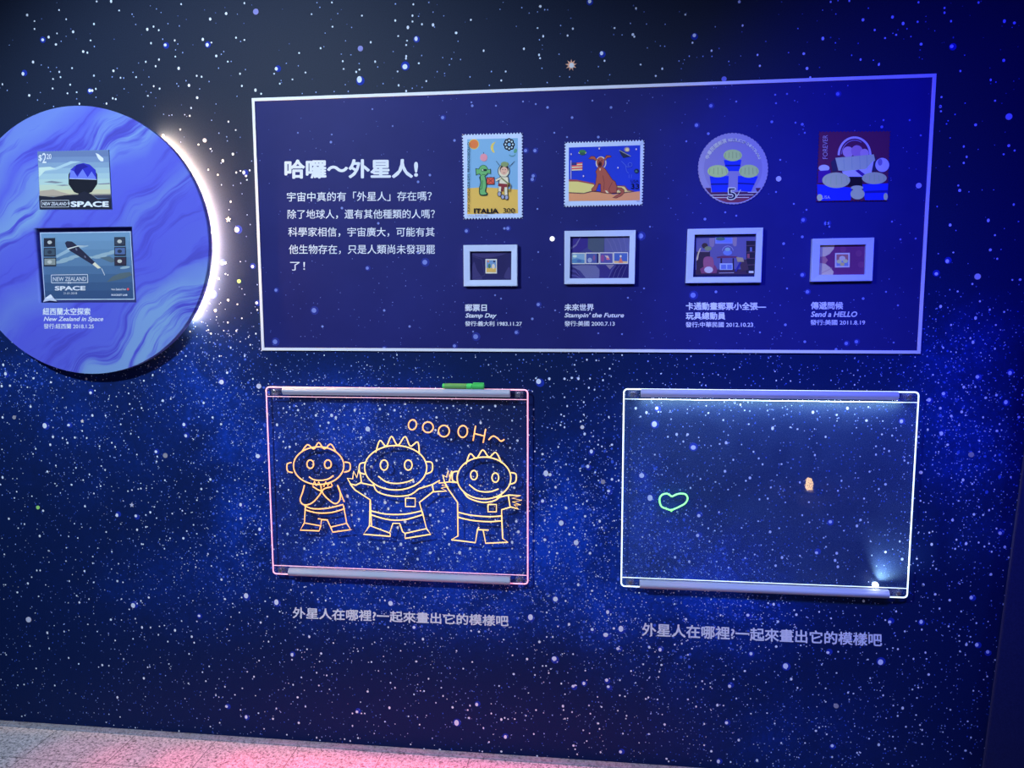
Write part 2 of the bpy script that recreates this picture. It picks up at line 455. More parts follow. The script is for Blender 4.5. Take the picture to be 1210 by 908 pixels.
    (640, 690, 4.165): "68 76 5 180 5 3 248 35 3 10 70 1 118 85 2 25 142 2 325 140 4 390 222 5 355 220 3 315 252 5 249 226 4 135 200 3 80 210 2 55 262 2 25 262 2 62 369 5 95 350 1 155 347 2 35 440 2 45 420 2 5 405 2 22 405 2 97 492 2 155 505 4 165 500 2 208 491 4 320 475 4 328 507 4 375 320 4 440 430 2 215 428 2 385 475 2 385 550 2 410 555 2 500 397 2 583 325 4 590 400 3 580 433 2 575 460 2 530 313 3 525 560 2 512 567 2 570 570 2 605 693 3 640 720 1 605 560 1 540 640 1 240 640 2 233 600 2 150 632 2 105 603 3 108 622 2 115 665 2 38 680 1 10 540 1 278 688 3 285 715 2 205 722 2 295 607 2 375 625 2 418 650 2 400 738 2 425 742 1 475 690 1 528 740 2 500 710 1 75 740 1 157 797 3 165 815 2 222 775 2 175 840 2 290 830 2 388 828 4 615 862 3 625 875 2 660 875 1 835 825 3 870 875 4 930 878 2 800 795 2 865 598 3 895 600 2 910 685 4 958 565 2 925 505 4 945 470 2 1000 430 3 1030 345 4 1015 155 4 710 175 3 655 100 2 650 45 2 880 155 2 970 770 3 1060 870 3 1030 640 2 760 605 2 790 480 2 720 350 2 690 295 2 625 490 1 740 320 2 480 45 2 530 155 2 450 110 1 655 300 2 800 690 2 720 570 2",
    (900, 690, 3.903): "55 95 3 30 90 2 150 122 2 160 143 3 75 175 3 265 130 2 320 160 2 455 145 1 470 80 3 620 128 2 570 168 2 590 177 4 735 176 4 738 212 2 735 103 1 766 65 1 800 49 3 867 76 3 966 64 4 745 5 3 820 115 2 920 128 2 862 197 2 990 182 2 660 220 2 110 380 5 548 362 5 490 350 2 305 318 4 353 314 2 136 440 3 67 290 3 180 285 2 345 412 2 295 483 2 165 481 2 260 434 1 405 466 1 398 503 2 423 507 2 500 436 2 495 458 1 560 515 2 520 490 1 555 480 1 605 297 2 628 302 2 755 318 2 700 347 2 760 347 2 910 240 2 912 265 2 963 245 2 944 281 3 992 282 4 914 312 2 770 419 3 848 443 1 905 440 1 745 458 1 718 403 1 695 488 2 722 479 2 716 527 2 680 512 1 976 494 2 980 538 1 1005 400 1 607 562 2 650 574 3 627 595 1 627 610 2 692 565 1 712 606 2 870 582 2 857 625 1 830 655 1 950 635 2 665 660 2 730 652 2 695 660 1 740 675 2 765 705 1 795 718 1 740 740 2 605 706 2 680 720 1 615 760 2 540 743 3 455 780 2 495 715 2 510 700 1 400 708 1 250 679 3 300 695 2 325 748 4 325 800 2 285 800 1 200 735 2 90 735 2 60 645 2 25 597 2 265 663 2 295 545 2 215 570 1 320 615 1 105 567 1 440 780 2 735 800 1 695 840 2 560 805 1 490 543 1 940 770 3 965 710 2 885 670 1 875 808 1 1042 315 4 1040 428 2 1115 95 2 1076 352 2 995 658 1 1040 690 1",
    (1070, 420, 3.243): "117 35 1 275 83 4 400 68 4 145 147 4 90 171 4 83 172 2 223 122 3 267 121 2 348 153 3 307 163 3 384 180 4 105 75 2 85 88 1 157 88 1 175 233 3 215 217 3 230 230 2 133 203 3 205 268 2 85 285 2 137 300 4 161 343 3 186 320 1 250 200 1 297 238 2 265 253 1 360 264 2 350 290 3 283 328 2 320 308 1 101 337 1 50 313 2 282 370 2 60 420 1 220 478 3 255 493 2 260 515 1 113 442 1 57 558 2 203 558 2 180 632 3 262 610 3 297 612 2 320 594 2 95 630 1 91 680 2 100 725 3 145 685 1 232 660 1 195 707 2 220 693 1 232 722 3 190 742 2 180 740 1 280 718 2 302 733 2 320 722 2 348 664 2 362 682 4 380 735 3 330 753 2 395 775 2 117 819 2 43 780 2 66 882 2 177 868 1 327 840 3 403 467 2 390 448 1 434 237 3 447 152 2 345 97 1 210 15 1 290 5 1 295 20 1",
    (320, 470, 4.033): "60 50 2 90 45 2 130 60 3 160 30 2 30 130 3 75 70 2 120 40 2 215 85 3 250 60 2 290 85 4 310 95 3 330 60 2 275 120 3 235 135 2 300 150 2 350 40 2 395 150 2 400 60 3 462 150 5 440 100 2 430 190 3 520 55 3 545 35 2 560 80 2 590 60 3 620 90 2 640 30 3 700 60 2 790 95 3 800 170 4 785 155 3 840 50 2 870 40 2 900 60 2 935 35 2 955 50 2 1000 120 3 1010 45 2 1040 60 2 1070 40 3 1160 45 2 1150 110 2 1175 205 3 1140 240 2 40 190 2 60 210 2 90 235 3 120 220 2 70 240 2 30 300 2 55 395 2 45 420 2 85 440 2 60 480 2 95 560 2 45 610 2 80 650 3 60 700 2 120 690 2 160 720 3 210 680 2 190 760 2 240 740 2 300 700 3 340 690 2 380 730 2 420 700 3 470 690 2 510 720 3 540 690 3 590 720 3 620 700 4 650 740 2 690 720 3 720 690 2 560 760 3 470 770 2 640 770 2 700 770 3 760 740 4 800 770 2 850 700 3 830 650 3 900 740 4 890 780 2 950 720 3 1000 760 2 1040 730 2 1090 770 3 1150 690 3 1180 640 4 1170 590 3 1150 720 2 1130 610 2 1190 760 2 760 560 3 770 610 2 800 590 3 820 540 4 790 500 2 800 460 3 840 620 3 545 500 4 560 530 3 600 500 3 620 540 2 520 450 3 545 430 2 420 580 3 440 540 2 400 610 2 385 560 3 410 500 2 365 470 4 375 520 2 640 590 4 660 630 3 605 620 3 450 460 3 480 330 4 500 300 2 590 310 2 620 360 3 680 400 3 560 400 2 700 290 2 770 330 2 790 300 3 840 340 2 820 290 2 900 260 2 940 230 2 860 200 2 730 420 2 1000 420 2 1060 330 2 1100 450 3 1160 430 3",
    (740, 470, 3.559): "40 45 3 85 63 3 128 45 4 135 60 2 118 112 5 212 155 3 258 155 3 175 165 2 240 185 2 208 183 1 282 210 5 393 195 2 420 190 3 535 228 2 557 256 2 573 281 2 450 262 2 503 350 2 520 338 3 415 310 3 312 342 2 65 328 5 100 422 5 375 355 2 428 387 2 475 412 2 560 428 2 595 425 2 608 378 2 653 280 2 793 242 2 785 62 3 885 73 2 1010 97 3 1018 40 2 1075 155 2 1157 100 4 615 130 3 515 112 2 408 95 2 690 125 2 720 133 2 838 165 2 805 95 1 365 255 1 305 497 4 390 482 2 333 457 2 300 580 4 320 535 2 345 550 2 372 560 2 485 548 2 400 520 1 555 520 2 605 565 3 643 550 2 730 357 2 768 440 2 740 495 2 770 525 2 858 523 4 970 540 3 985 515 3 915 560 2 1000 425 2 890 392 2 905 350 2 1023 312 2 1140 180 2 1118 160 2 1185 275 2 1170 265 2 1105 225 2 1090 365 3 1062 385 2 800 653 4 885 655 3 878 685 3 830 590 2 840 628 2 890 712 3 730 665 2 655 673 3 628 707 3 615 640 2 540 660 2 500 675 2 450 640 2 430 715 2 380 690 2 350 605 2 405 600 1 265 690 3 205 672 3 160 730 2 250 490 2 270 380 2 330 200 1 248 258 1 120 240 2 60 80 2 345 65 2 480 30 2 930 45 3 950 150 1 1050 205 2 1085 215 2 1050 240 2 1150 605 2 1160 680 3 1090 650 3 1010 730 1",
}
S_R = {1: 0.66, 2: 1.05, 3: 1.5, 4: 1.85, 5: 2.9}

print_white = ink((0.78, 0.84, 0.92))
print_pale = ink((0.34, 0.46, 0.86))
print_blue = ink((0.05, 0.12, 0.62))
print_dim = ink((0.10, 0.15, 0.40))
print_halo = ink((0.012, 0.035, 0.36))


def galaxy_material():
    m, nt, b = node_mat('galaxy_print')
    at = nt.nodes.new('ShaderNodeAttribute')
    at.attribute_name = 'nebula'
    top = nt.nodes.new('ShaderNodeAttribute')
    top.attribute_name = 'painted_sheen'
    vec = coords(nt)
    n1 = noise(nt, vec, 5.0, 6, 0.65, 0.4)
    n2 = noise(nt, vec, 60.0, 3, 0.7)
    neb = mth(nt, 'MULTIPLY', at.outputs['Fac'], ramp(nt, [(0.35, (0.25,) * 3), (0.68, (1.4,) * 3)], n1))
    neb = mth(nt, 'MULTIPLY', neb, ramp(nt, [(0.35, (0.55,) * 3), (0.7, (1.35,) * 3)], n2))
    base = mixc(nt, top.outputs['Fac'], (0.0045, 0.0145, 0.075), (0.013, 0.021, 0.045))  # grey sheen of the upper wall painted into the base colour
    base = mixc(nt, mth(nt, 'MULTIPLY', neb, 0.70), base, (0.006, 0.055, 0.50))
    sp_ = ramp(nt, [(0.3, (0.85,) * 3), (0.75, (1.2,) * 3)], noise(nt, vec, 300, 2, 0.6))
    nt.links.new(mixc(nt, 1.0, base, sp_, 'MULTIPLY'), b.inputs['Base Color'])
    b.inputs['Roughness'].default_value = 0.5
    b.inputs['Specular IOR Level'].default_value = 0.08
    return m


def star_wall():
    V, F, MI, NEB, TOP = [], [], [], [], []
    x0, x1, z0, z1 = -2.6, 2.2, 0.0, 3.0
    nx, nz = 160, 100
    for j in range(nz + 1):
        for i in range(nx + 1):
            x, z = x0 + (x1 - x0) * i / nx, z0 + (z1 - z0) * j / nz
            px, py = to_px(x, z)
            V.append((x, 0, z))
            NEB.append(min(1.6, cloud(px, py)))
            t = (360 - py) / 260
            t = max(0, min(1, t))
            TOP.append(t * t * (3 - 2 * t))
    for j in range(nz):
        for i in range(nx):
            a = j * (nx + 1) + i
            F.append((a, a + 1, a + nx + 2, a + nx + 1))
            MI.append(0)
    # sides and back of the wall panel
    b = len(V)
    V += [(x0, 0, z0), (x1, 0, z0), (x1, 0, z1), (x0, 0, z1), (x0, .1, z0), (x1, .1, z0), (x1, .1, z1), (x0, .1, z1)]
    for f in ((4, 5, 1, 0), (5, 6, 2, 1), (6, 7, 3, 2), (7, 4, 0, 3), (7, 6, 5, 4)):
        F.append(tuple(b + k for k in f))
        MI.append(0)
    mats = [galaxy_material(), print_white, print_pale, print_blue, print_dim, print_halo]

    def dot(x, z, r, mi, y, n=7, el=1.0, a0=0.0):
        b = len(V)
        for k in range(n):
            t = 2 * PI * k / n + a0
            V.append((x + r * math.cos(t), y, z + r * el * math.sin(t)))
        F.append(tuple(range(b, b + n)))
        MI.append(mi)

    for (ox, oy, s), body in STAR_TILES.items():
        v = [int(k) for k in body.split()]
        for i in range(0, len(v) - 2, 3):
            X, Z = W(ox + v[i] / s, oy + v[i + 1] / s)
            k = v[i + 2]
            r = S_R[k] * 0.00255
            if k >= 4:
                h = W(ox + v[i] / s + random.uniform(0, 2), oy + v[i + 1] / s + random.uniform(-1.5, 1.5))
                dot(h[0], h[1], r * (1.75 if k == 5 else 2.0), 5, -0.0002, 12)
            dot(X, Z, r, 1 if k > 1 else 2, -0.0005, 8 if k < 4 else 12, random.uniform(0.9, 1.35))
    # countless small stars of the galaxy print
    n = 0
    while n < 30000:
        px, py = random.uniform(-420, 1640), random.uniform(-330, 930)
        c = cloud(px, py)
        low = max(0, min(1, (py - 330) / 110))
        d = 0.012 + low * 0.17 + min(1.2, c) * 0.75
        if random.random() > d:
            continue
        X, Z = W(px, py)
        if Z < 0.01 or Z > 2.98 or not -2.58 < X < 2.18:
            continue
        n += 1
        u = random.random()
        r = 0.00255 * random.choice((0.42, 0.48, 0.54, 0.6, 0.68, 0.85))
        if low < 0.3:
            mi = 4 if u < 0.75 else 2
        else:
            mi = 1 if u < 0.17 else 2 if u < 0.45 else 3 if u < 0.80 else 4
            if c > 0.4 and u > 0.9:
                r *= 2.2
                mi = 3
        dot(X, Z, r, mi, -0.0003, 5, random.uniform(0.8, 1.3), random.random() * 6)
    me = bpy.data.meshes.new('wall_back')
    me.from_pydata(V, [], F)
    o = link('wall_back', me, None, mats)
    me.polygons.foreach_set('material_index', MI)
    for nm, arr in (('nebula', NEB), ('painted_sheen', TOP)):
        at = me.attributes.new(nm, 'FLOAT', 'POINT')
        at.data.foreach_set('value', arr + [0.0] * (len(V) - len(arr)))
    o['kind'] = 'structure'
    return o


star_wall()


# ------------------------------------------------------------------ floor, granite kerb
def granite(name, a, b, joints=False):
    m, nt, bs = node_mat(name)
    vec = coords(nt)
    v = nt.nodes.new('ShaderNodeTexVoronoi')
    v.inputs['Scale'].default_value = 190
    nt.links.new(vec, v.inputs['Vector'])
    c = ramp(nt, [(0.0, a), (0.40, a), (0.50, b), (1.0, b)], noise(nt, vec, 105, 3, 0.75, 0.6))
    c = mixc(nt, 0.35, c, ramp(nt, [(0.2, tuple(k * 0.5 for k in a)), (0.8, b)], v.outputs['Color']))
    if joints:
        se = nt.nodes.new('ShaderNodeSeparateXYZ')
        nt.links.new(vec, se.inputs[0])
        jx = mth(nt, 'FRACT', mth(nt, 'MULTIPLY', mth(nt, 'ADD', se.outputs[0], joints[0]), 1 / joints[2]))
        jy = mth(nt, 'FRACT', mth(nt, 'MULTIPLY', mth(nt, 'ADD', se.outputs[1], joints[1]), 1 / joints[2]))
        k = mth(nt, 'MAXIMUM', mth(nt, 'LESS_THAN', jx, 0.011), mth(nt, 'LESS_THAN', jy, 0.011))
        c = mixc(nt, mth(nt, 'MULTIPLY', k, 0.7), c, tuple(q * 0.5 for q in a))
    nt.links.new(c, bs.inputs['Base Color'])
    bs.inputs['Roughness'].default_value = 0.55
    bs.inputs['Specular IOR Level'].default_value = 0.25
    return m


TILE = 0.282
jx0 = FL(71, 860)[0]
jy0 = FL(60, 899)[1]
bm = bmesh.new()
box(bm, -3.2, 3.0, -4.5, 0.1, -0.12, 0.0)
fl = obj('floor', bm, granite('granite_tile', (0.20, 0.17, 0.18), (0.95, 0.86, 0.86), (20 * TILE - jx0, 20 * TILE - jy0, TILE)))
fl['kind'] = 'structure'
bm = bmesh.new()
box(bm, -2.6, 2.2, -0.024, 0.0, 0.0, 0.007, 0.0015)
kb = obj('baseboard_back', bm, granite('granite_kerb', (0.16, 0.17, 0.21), (0.42, 0.45, 0.52)))
kb['kind'] = 'structure'

# dark panel standing in front of the wall at the right
yp = 0.22
pt = [W(1163, 908, yp), W(1210, 555, yp)]
dx = (pt[1][0] - pt[0][0]) / (pt[1][1] - pt[0][1])
bx = pt[0][0] - dx * pt[0][1]
m, nt, b = node_mat('navy_fabric')
vec = coords(nt)
nt.links.new(ramp(nt, [(0.35, (0.016, 0.020, 0.070)), (0.7, (0.022, 0.028, 0.090))], noise(nt, vec, 220, 3, 0.7)), b.inputs['Base Color'])
b.inputs['Roughness'].default_value = 0.9
b.inputs['Specular IOR Level'].default_value = 0.1
bm = bmesh.new()
top = 2.4
for y in (-yp, -yp + 0.012):
    for x, z in ((bx, 0), (bx + 0.95, 0), (bx + 0.95, top), (bx + dx * top, top)):
        bm.verts.new((x, y, z))
bm.verts.ensure_lookup_table()
for f in ((0, 1, 2, 3), (7, 6, 5, 4), (0, 4, 5, 1), (1, 5, 6, 2), (2, 6, 7, 3), (3, 7, 4, 0)):
    bm.faces.new([bm.verts[i] for i in f])
bmesh.ops.bevel(bm, geom=bm.edges[:], offset=0.0015, segments=2, affect='EDGES')
t = empty('partition_panel', (bx + 0.5, -yp + 0.017, 0), 'plain dark navy partition panel standing at the right end of the star wall', 'partition')
obj('panel', bm, m, t)
bm = bmesh.new()
for xx in (bx + 0.14, bx + 0.80):
    box(bm, xx - 0.02, xx + 0.02, -yp - 0.02, -yp + 0.12, 0.0, 0.012, 0.003)
obj('foot', bm, mat('dark_metal', (0.05, 0.05, 0.06), 0.4, 0.8), t)


# ------------------------------------------------------------------ planet sign with halo light
PC = [(112, 127), (170, 142.5), (215, 187), (238, 240), (243.5, 290), (229, 355), (201, 404), (160, 434.5), (122, 442.5), (62, 434), (50, 137)]
OFFP = 0.048
pts = [W(x, y, OFFP) for x, y in PC]
# least squares circle
import numpy as np
A = np.array([[2 * x, 2 * z, 1] for x, z in pts])
q = np.linalg.lstsq(A, np.array([x * x + z * z for x, z in pts]), rcond=None)[0]
pcx, pcz, pr = float(q[0]), float(q[1]), float(math.sqrt(q[2] + q[0] ** 2 + q[1] ** 2))

planet = empty('planet_sign', (pcx, 0, pcz - pr), 'large round blue swirled planet sign with a white glow behind its right edge', 'sign')
m, nt, b = node_mat('planet_print')
geo_v = coords(nt, loc=(-pcx, 0, -pcz))
rotm = nt.nodes.new('ShaderNodeMapping')
rotm.inputs['Rotation'].default_value = (0, math.radians(36), 0)
nt.links.new(geo_v, rotm.inputs['Vector'])
vec = rotm.outputs[0]                              # x along the streaks, z across them
warp = noise(nt, vec, 2.6, 2, 0.45)
warp2 = noise(nt, vec, 9.0, 2, 0.5)
se = nt.nodes.new('ShaderNodeSeparateXYZ')
nt.links.new(vec, se.inputs[0])
across = mth(nt, 'ADD', se.outputs[2], mth(nt, 'MULTIPLY', mth(nt, 'SUBTRACT', warp, 0.5), 0.34))
across = mth(nt, 'ADD', across, mth(nt, 'MULTIPLY', mth(nt, 'SUBTRACT', warp2, 0.5), 0.05))
cmb = nt.nodes.new('ShaderNodeCombineXYZ')
nt.links.new(mth(nt, 'MULTIPLY', se.outputs[0], 2.2), cmb.inputs[0])
nt.links.new(mth(nt, 'MULTIPLY', across, 26), cmb.inputs[2])
streak = noise(nt, cmb.outputs[0], 1.0, 4, 0.6, 0.3)
band = ramp(nt, [(0.0, (.25,) * 3), (0.10, (.85,) * 3), (0.20, (.75,) * 3), (0.27, (.12,) * 3), (0.40, (.05,) * 3), (0.46, (.32,) * 3), (0.52, (.06,) * 3), (0.60, (.12,) * 3),
                 (0.65, (.80,) * 3), (0.72, (.55,) * 3), (0.78, (.10,) * 3), (0.86, (.45,) * 3), (1.0, (.35,) * 3)], mth(nt, 'ADD', across, 0.5))
deep, peri, teal = (0.066, 0.062, 0.40), (0.090, 0.090, 0.64), (0.25, 0.43, 0.62)
fac = mth(nt, 'MULTIPLY', band, ramp(nt, [(0.38, (0,) * 3), (0.50, (1,) * 3)], streak))
c = mixc(nt, ramp(nt, [(0.30, (.8,) * 3), (0.46, (0,) * 3)], streak), peri, deep)
c = mixc(nt, fac, c, teal)
nt.links.new(c, b.inputs['Base Color'])
b.inputs['Roughness'].default_value = 0.6
b.inputs['Specular IOR Level'].default_value = 0.2
# disc with a rectangular recess for the stamp sheet
rec = [W(35 + x / 6.726, 260 + y / 6.726, OFFP) for x, y in ((30, 57), (812, 57), (850, 660), (70, 655))]
rx0, rx1 = (rec[0][0] + rec[3][0]) / 2, (rec[1][0] + rec[2][0]) / 2
rz1, rz0 = (rec[0][1] + rec[1][1]) / 2, (rec[2][1] + rec[3][1]) / 2
cu = bpy.data.curves.new('disc_outline', 'CURVE')
cu.dimensions = '2D'
cu.fill_mode = 'BOTH'
for outline in ([(pcx + pr * math.cos(2 * PI * i / 128), pcz + pr * math.sin(2 * PI * i / 128)) for i in range(128)],
                [(rx0, rz0), (rx1, rz0), (rx1, rz1), (rx0, rz1)]):
    sp_ = cu.splines.new('POLY')
    sp_.points.add(len(outline) - 1)
    for p, (x, z) in zip(sp_.points, outline):
        p.co = (x, z, 0, 1)
    sp_.use_cyclic_u = True
cu.extrude = 0.012
to = bpy.data.objects.new('disc_source', cu)
COL.objects.link(to)
dg = bpy.context.evaluated_depsgraph_get()
me = bpy.data.meshes.new_from_object(to.evaluated_get(dg))
bpy.data.objects.remove(to)
me.transform(Matrix(((1, 0, 0, 0), (0, 0, -1, -OFFP + 0.012), (0, 1, 0, 0), (0, 0, 0, 1))))
bm = bmesh.new()
bm.from_mesh(me)
bmesh.ops.remove_doubles(bm, verts=bm.verts[:], dist=1e-5)
obj('disc', bm, m, planet)
bm = bmesh.new()
box(bm, rx0 - 0.01, rx1 + 0.01, -OFFP + 0.024, -OFFP + 0.027, rz0 - 0.01, rz1 + 0.01)
obj('recess_backing', bm, mat('recess_navy', (0.03, 0.035, 0.16), 0.7), planet)
# wall spacers behind the disc
for k in range(4):
    a = PI / 4 + k * PI / 2
    bm = bmesh.new()
    cyl(bm, (pcx + pr * 0.6 * math.cos(a), -OFFP + 0.024, pcz + pr * 0.6 * math.sin(a)), (0, 1, 0), 0.015, OFFP - 0.0244, 16)
    obj('spacer', bm, mat('dark_metal'), planet)
# LED strip behind the right rim
bm = bmesh.new()
a0, a1 = math.radians(-37), math.radians(52)
ring = []
for i in range(41):
    a = a0 + (a1 - a0) * i / 40
    for r, y in ((pr - 0.010, -0.018), (pr - 0.010, -0.008)):
        ring.append(bm.verts.new((pcx + r * math.cos(a), y, pcz + r * math.sin(a))))
    for r, y in ((pr - 0.014, -0.018), (pr - 0.014, -0.008)):
        ring.append(bm.verts.new((pcx + r * math.cos(a), y, pcz + r * math.sin(a))))
for i in range(40):
    p, n_ = ring[4 * i:4 * i + 4], ring[4 * i + 4:4 * i + 8]
    for s, t_ in ((0, 1), (1, 3), (3, 2), (2, 0)):
        bm.faces.new((p[s], p[t_], n_[t_], n_[s]))
bm.faces.new((ring[0], ring[2], ring[3], ring[1]))
bm.faces.new((ring[-4], ring[-3], ring[-1], ring[-2]))
obj('led_strip', bm, mat('led_white', (1, 1, 1), emit=(1.0, 0.53, 0.17), strength=620), planet)['label'] = 'white light strip behind the rim'
# caption on the planet
white_vinyl = mat('white_vinyl', (0.80, 0.82, 0.84), 0.6, spec=0.2)
pr_ = Print(0, 110, 2.67, OFFP + 0.0002)
pr_.text(white_vinyl, '紐西蘭太空探索', 135, 285, 678, 701, 0.022)
pr_.text(white_vinyl, 'New Zealand in Space', 138, 326, 706, 724, 0.018, 0.25)
pr_.text(white_vinyl, '發行:紐西蘭 2018.1.25', 138, 296, 728, 744, 0.012)
pr_.done('caption', planet)


# ------------------------------------------------------------------ perforated stamp papers
def perforated(q, n_h, n_v, depth):
    """toothed outline of a quad given as TL, TR, BR, BL on the wall plane"""
    out = []
    cxm, czm = sum(p[0] for p in q) / 4, sum(p[1] for p in q) / 4
    for e in range(4):
        a, b_ = q[e], q[(e + 1) % 4]
        n_ = n_h if e % 2 == 0 else n_v
        for i in range(n_):
            for f, k in ((0.0, 0), (0.30, 0), (0.42, 0.8), (0.65, 1.0), (0.88, 0.8)):
                t = (i + f) / n_
                x, z = a[0] + (b_[0] - a[0]) * t, a[1] + (b_[1] - a[1]) * t
                dxx, dzz = (b_[1] - a[1]), -(b_[0] - a[0])
                L = math.hypot(dxx, dzz)
                dxx, dzz = dxx / L, dzz / L
                if (cxm - x) * dxx + (czm - z) * dzz < 0:
                    dxx, dzz = -dxx, -dzz
                out.append((x + dxx * depth * k, z + dzz * depth * k))
    return out


def stamp_base(name, crop, quad, nh, nv, base, depth, paper, label):
    ox, oy, s = crop
    q = [W(ox + x / s, oy + y / s, base + 0.003) for x, y in quad]
    t = empty(name, (sum(p[0] for p in q) / 4, -base, min(p[1] for p in q)), label, 'stamp print', 'enlarged stamp prints')
    slab('paper', perforated(q, nh, nv, depth), -base, -base - 0.003, paper, t)
    return t, base + 0.003


PANEL = 0.004      # the text panel stands this far off the wall
paper = mat('stamp_paper', (0.64, 0.73, 0.86), 0.7, spec=0.1)
BLK = (12, 14, 40)

# ---- New Zealand stamp on the planet
crop = (35, 170, 10.69)
t, o_ = stamp_base('stamp_print', crop, ((95, 95), (1000, 75), (1040, 830), (130, 830)), 26, 22, OFFP, 0.0014,
                   mat('stamp_sky_paper', seen((120, 150, 190), (235, 240, 250)), 0.7, spec=0.1),
                   'stamp print of a faceted ball under a cloudy sky, on the planet sign')
p = Print(*crop, o_, (205, 212, 228))
qa = lambda y: 100 + (y - 95) / 735 * 38
qb = lambda y: 992 + (y - 78) / 752 * 42
bands = [(98, (100, 122, 172)), (170, (112, 138, 184)), (240, (126, 155, 192)), (310, (142, 174, 202)), (380, (156, 188, 206)), (450, (168, 198, 204)), (520, (182, 202, 190)), (585, (196, 196, 170)), (640, (150, 145, 140)), (670, None)]
for (y0, c0), (y1, _) in zip(bands, bands[1:]):
    p.poly(c0, (qa(y0), y0), (qb(y0), y0 - 10), (qb(y1), y1), (qa(y1), y1))
p.poly((165, 195, 215), (150, 330), (330, 300), (520, 220), (660, 225), (540, 250), (340, 330), (180, 350))
p.poly((190, 215, 215), (118, 300), (260, 290), (330, 315), (200, 340), (120, 420))
p.poly((120, 130, 150), (180, 485), (280, 468), (430, 490), (330, 500))
p.poly((130, 140, 155), (330, 525), (440, 515), (520, 525), (420, 535))
p.poly((120, 125, 150), (860, 505), (1010, 495), (1015, 510), (880, 515))
p.poly((172, 160, 150), (125, 600), (300, 575), (400, 610), (560, 650), (130, 660))
p.poly((34, 38, 58), (120, 655), (300, 675), (450, 650), (560, 645), (690, 640), (790, 645), (860, 700), (1030, 690), (1036, 825), (128, 825))
p.poly((60, 65, 90), (800, 650), (1025, 645), (1030, 690), (860, 690))
ball = [(675 + 190 * math.cos(2 * PI * (i + .5) / 10), 448 + 202 * math.sin(2 * PI * (i + .5) / 10)) for i in range(10)]
p.poly((26, 30, 44), *ball)
p.poly((48, 52, 190), (505, 440), (520, 325), (600, 262), (680, 243), (760, 262), (835, 330), (852, 450))
p.poly((105, 122, 238), (505, 440), (520, 330), (560, 345), (605, 420), (672, 320), (735, 425), (785, 350), (835, 425), (835, 448))
p.poly((35, 35, 150), (590, 270), (680, 250), (745, 290), (672, 318), (600, 400), (565, 340))
p.line((200, 215, 240), 6, (505, 440), (852, 452))
p.poly((34, 38, 58), (610, 640), (690, 600), (790, 640), (700, 690))
p.poly(white_vinyl, (835, 118), (870, 130), (935, 185), (935, 222), (900, 222), (870, 190))
p.text(white_vinyl, '$', 115, 160, 140, 225, 0.01)
p.text(white_vinyl, '2', 163, 214, 118, 245, 0.01)
p.text(white_vinyl, '20', 218, 278, 128, 195, 0.01)
p.text(white_vinyl, 'SPACE', 522, 1005, 727, 800, 0.045)
p.text(white_vinyl, 'NEW ZEALAND', 168, 470, 738, 780, 0.012)
p.text(white_vinyl, 'IN', 484, 512, 738, 768, 0.01)
p.frame(white_vinyl, 5, (150, 718), (500, 715), (500, 798), (152, 800))
p.done('picture', t)

# ---- stamp sheet lying in the recess of the planet sign
crop = (35, 260, 6.726)
ob = OFFP - 0.0235
q = [W(35 + x / 6.726, 260 + y / 6.726, ob + 0.002) for x, y in ((80, 100), (805, 92), (832, 640), (118, 632))]
sx0, sx1 = max(rx0 + 0.004, (q[0][0] + q[3][0]) / 2), min(rx1 - 0.003, (q[1][0] + q[2][0]) / 2)
sz1, sz0 = min(rz1 - 0.004, (q[0][1] + q[1][1]) / 2), max(rz0 + 0.003, (q[2][1] + q[3][1]) / 2)
t = empty('stamp_sheet', ((sx0 + sx1) / 2, -ob, sz0), 'stamp sheet with a dark rocket over the sea, set in the planet sign', 'stamp sheet')
slab('card', [(sx0, sz0), (sx1, sz0), (sx1, sz1), (sx0, sz1)], -ob, -ob - 0.002, mat('sheet_card', (0.55, 0.65, 0.75), 0.6, spec=0.1), t)


class Sheet(Print):
    """crop box of the sheet stretched onto its card"""
    def P(self, x, y):
        v = (y - 96) / (636 - 96)
        xl, xr = 80 + 38 * v, 805 + 27 * v
        u = (x - xl) / (xr - xl)
        return sx0 + (sx1 - sx0) * u, sz1 - (sz1 - sz0) * v


p = Sheet(*crop, ob + 0.0021, (205, 212, 228))
cols = [(112, 152, 192), (108, 146, 186), (100, 138, 178), (92, 128, 170), (80, 114, 158), (70, 102, 146), (62, 92, 136), (56, 84, 128)]
for i, c_ in enumerate(cols):
    y0, y1 = 103 + i * 65.5, 103 + (i + 1) * 65.5
    v0, v1 = (y0 - 96) / 540, (y1 - 96) / 540
    p.poly(c_, (86 + 38 * v0, y0), (799 + 27 * v0, y0), (799 + 27 * v1, y1), (86 + 38 * v1, y1))
p.poly((150, 180, 205), (210, 280), (300, 230), (470, 200), (470, 208), (330, 245), (215, 300))
for x, y, rx, ry in ((300, 310, 60, 14), (360, 290, 50, 12), (560, 290, 60, 16), (620, 270, 70, 12), (250, 330, 60, 12), (700, 250, 70, 14), (480, 300, 30, 10), (760, 380, 40, 10)):
    p.ell((150, 178, 198), x, y, rx, ry, -8)
p.poly((88, 106, 118), (615, 495), (660, 450), (720, 425), (800, 415), (815, 440), (760, 465), (690, 480))
p.poly((90, 112, 130), (560, 300), (640, 290), (700, 330), (650, 340))
p.poly((44, 46, 72), (283, 180), (300, 166), (340, 170), (385, 205), (522, 335), (503, 355), (322, 242), (295, 212))
p.poly((215, 220, 225), (300, 225), (385, 203), (470, 207), (385, 211), (310, 232))
p.poly((240, 235, 215), (522, 335), (572, 382), (545, 387), (503, 352))
p.line((220, 225, 230), 4, (575, 385), (600, 440))
p.ell((110, 115, 140), 375, 232, 6, 12, -30)
p.ell((110, 115, 140), 445, 292, 6, 10, -30)
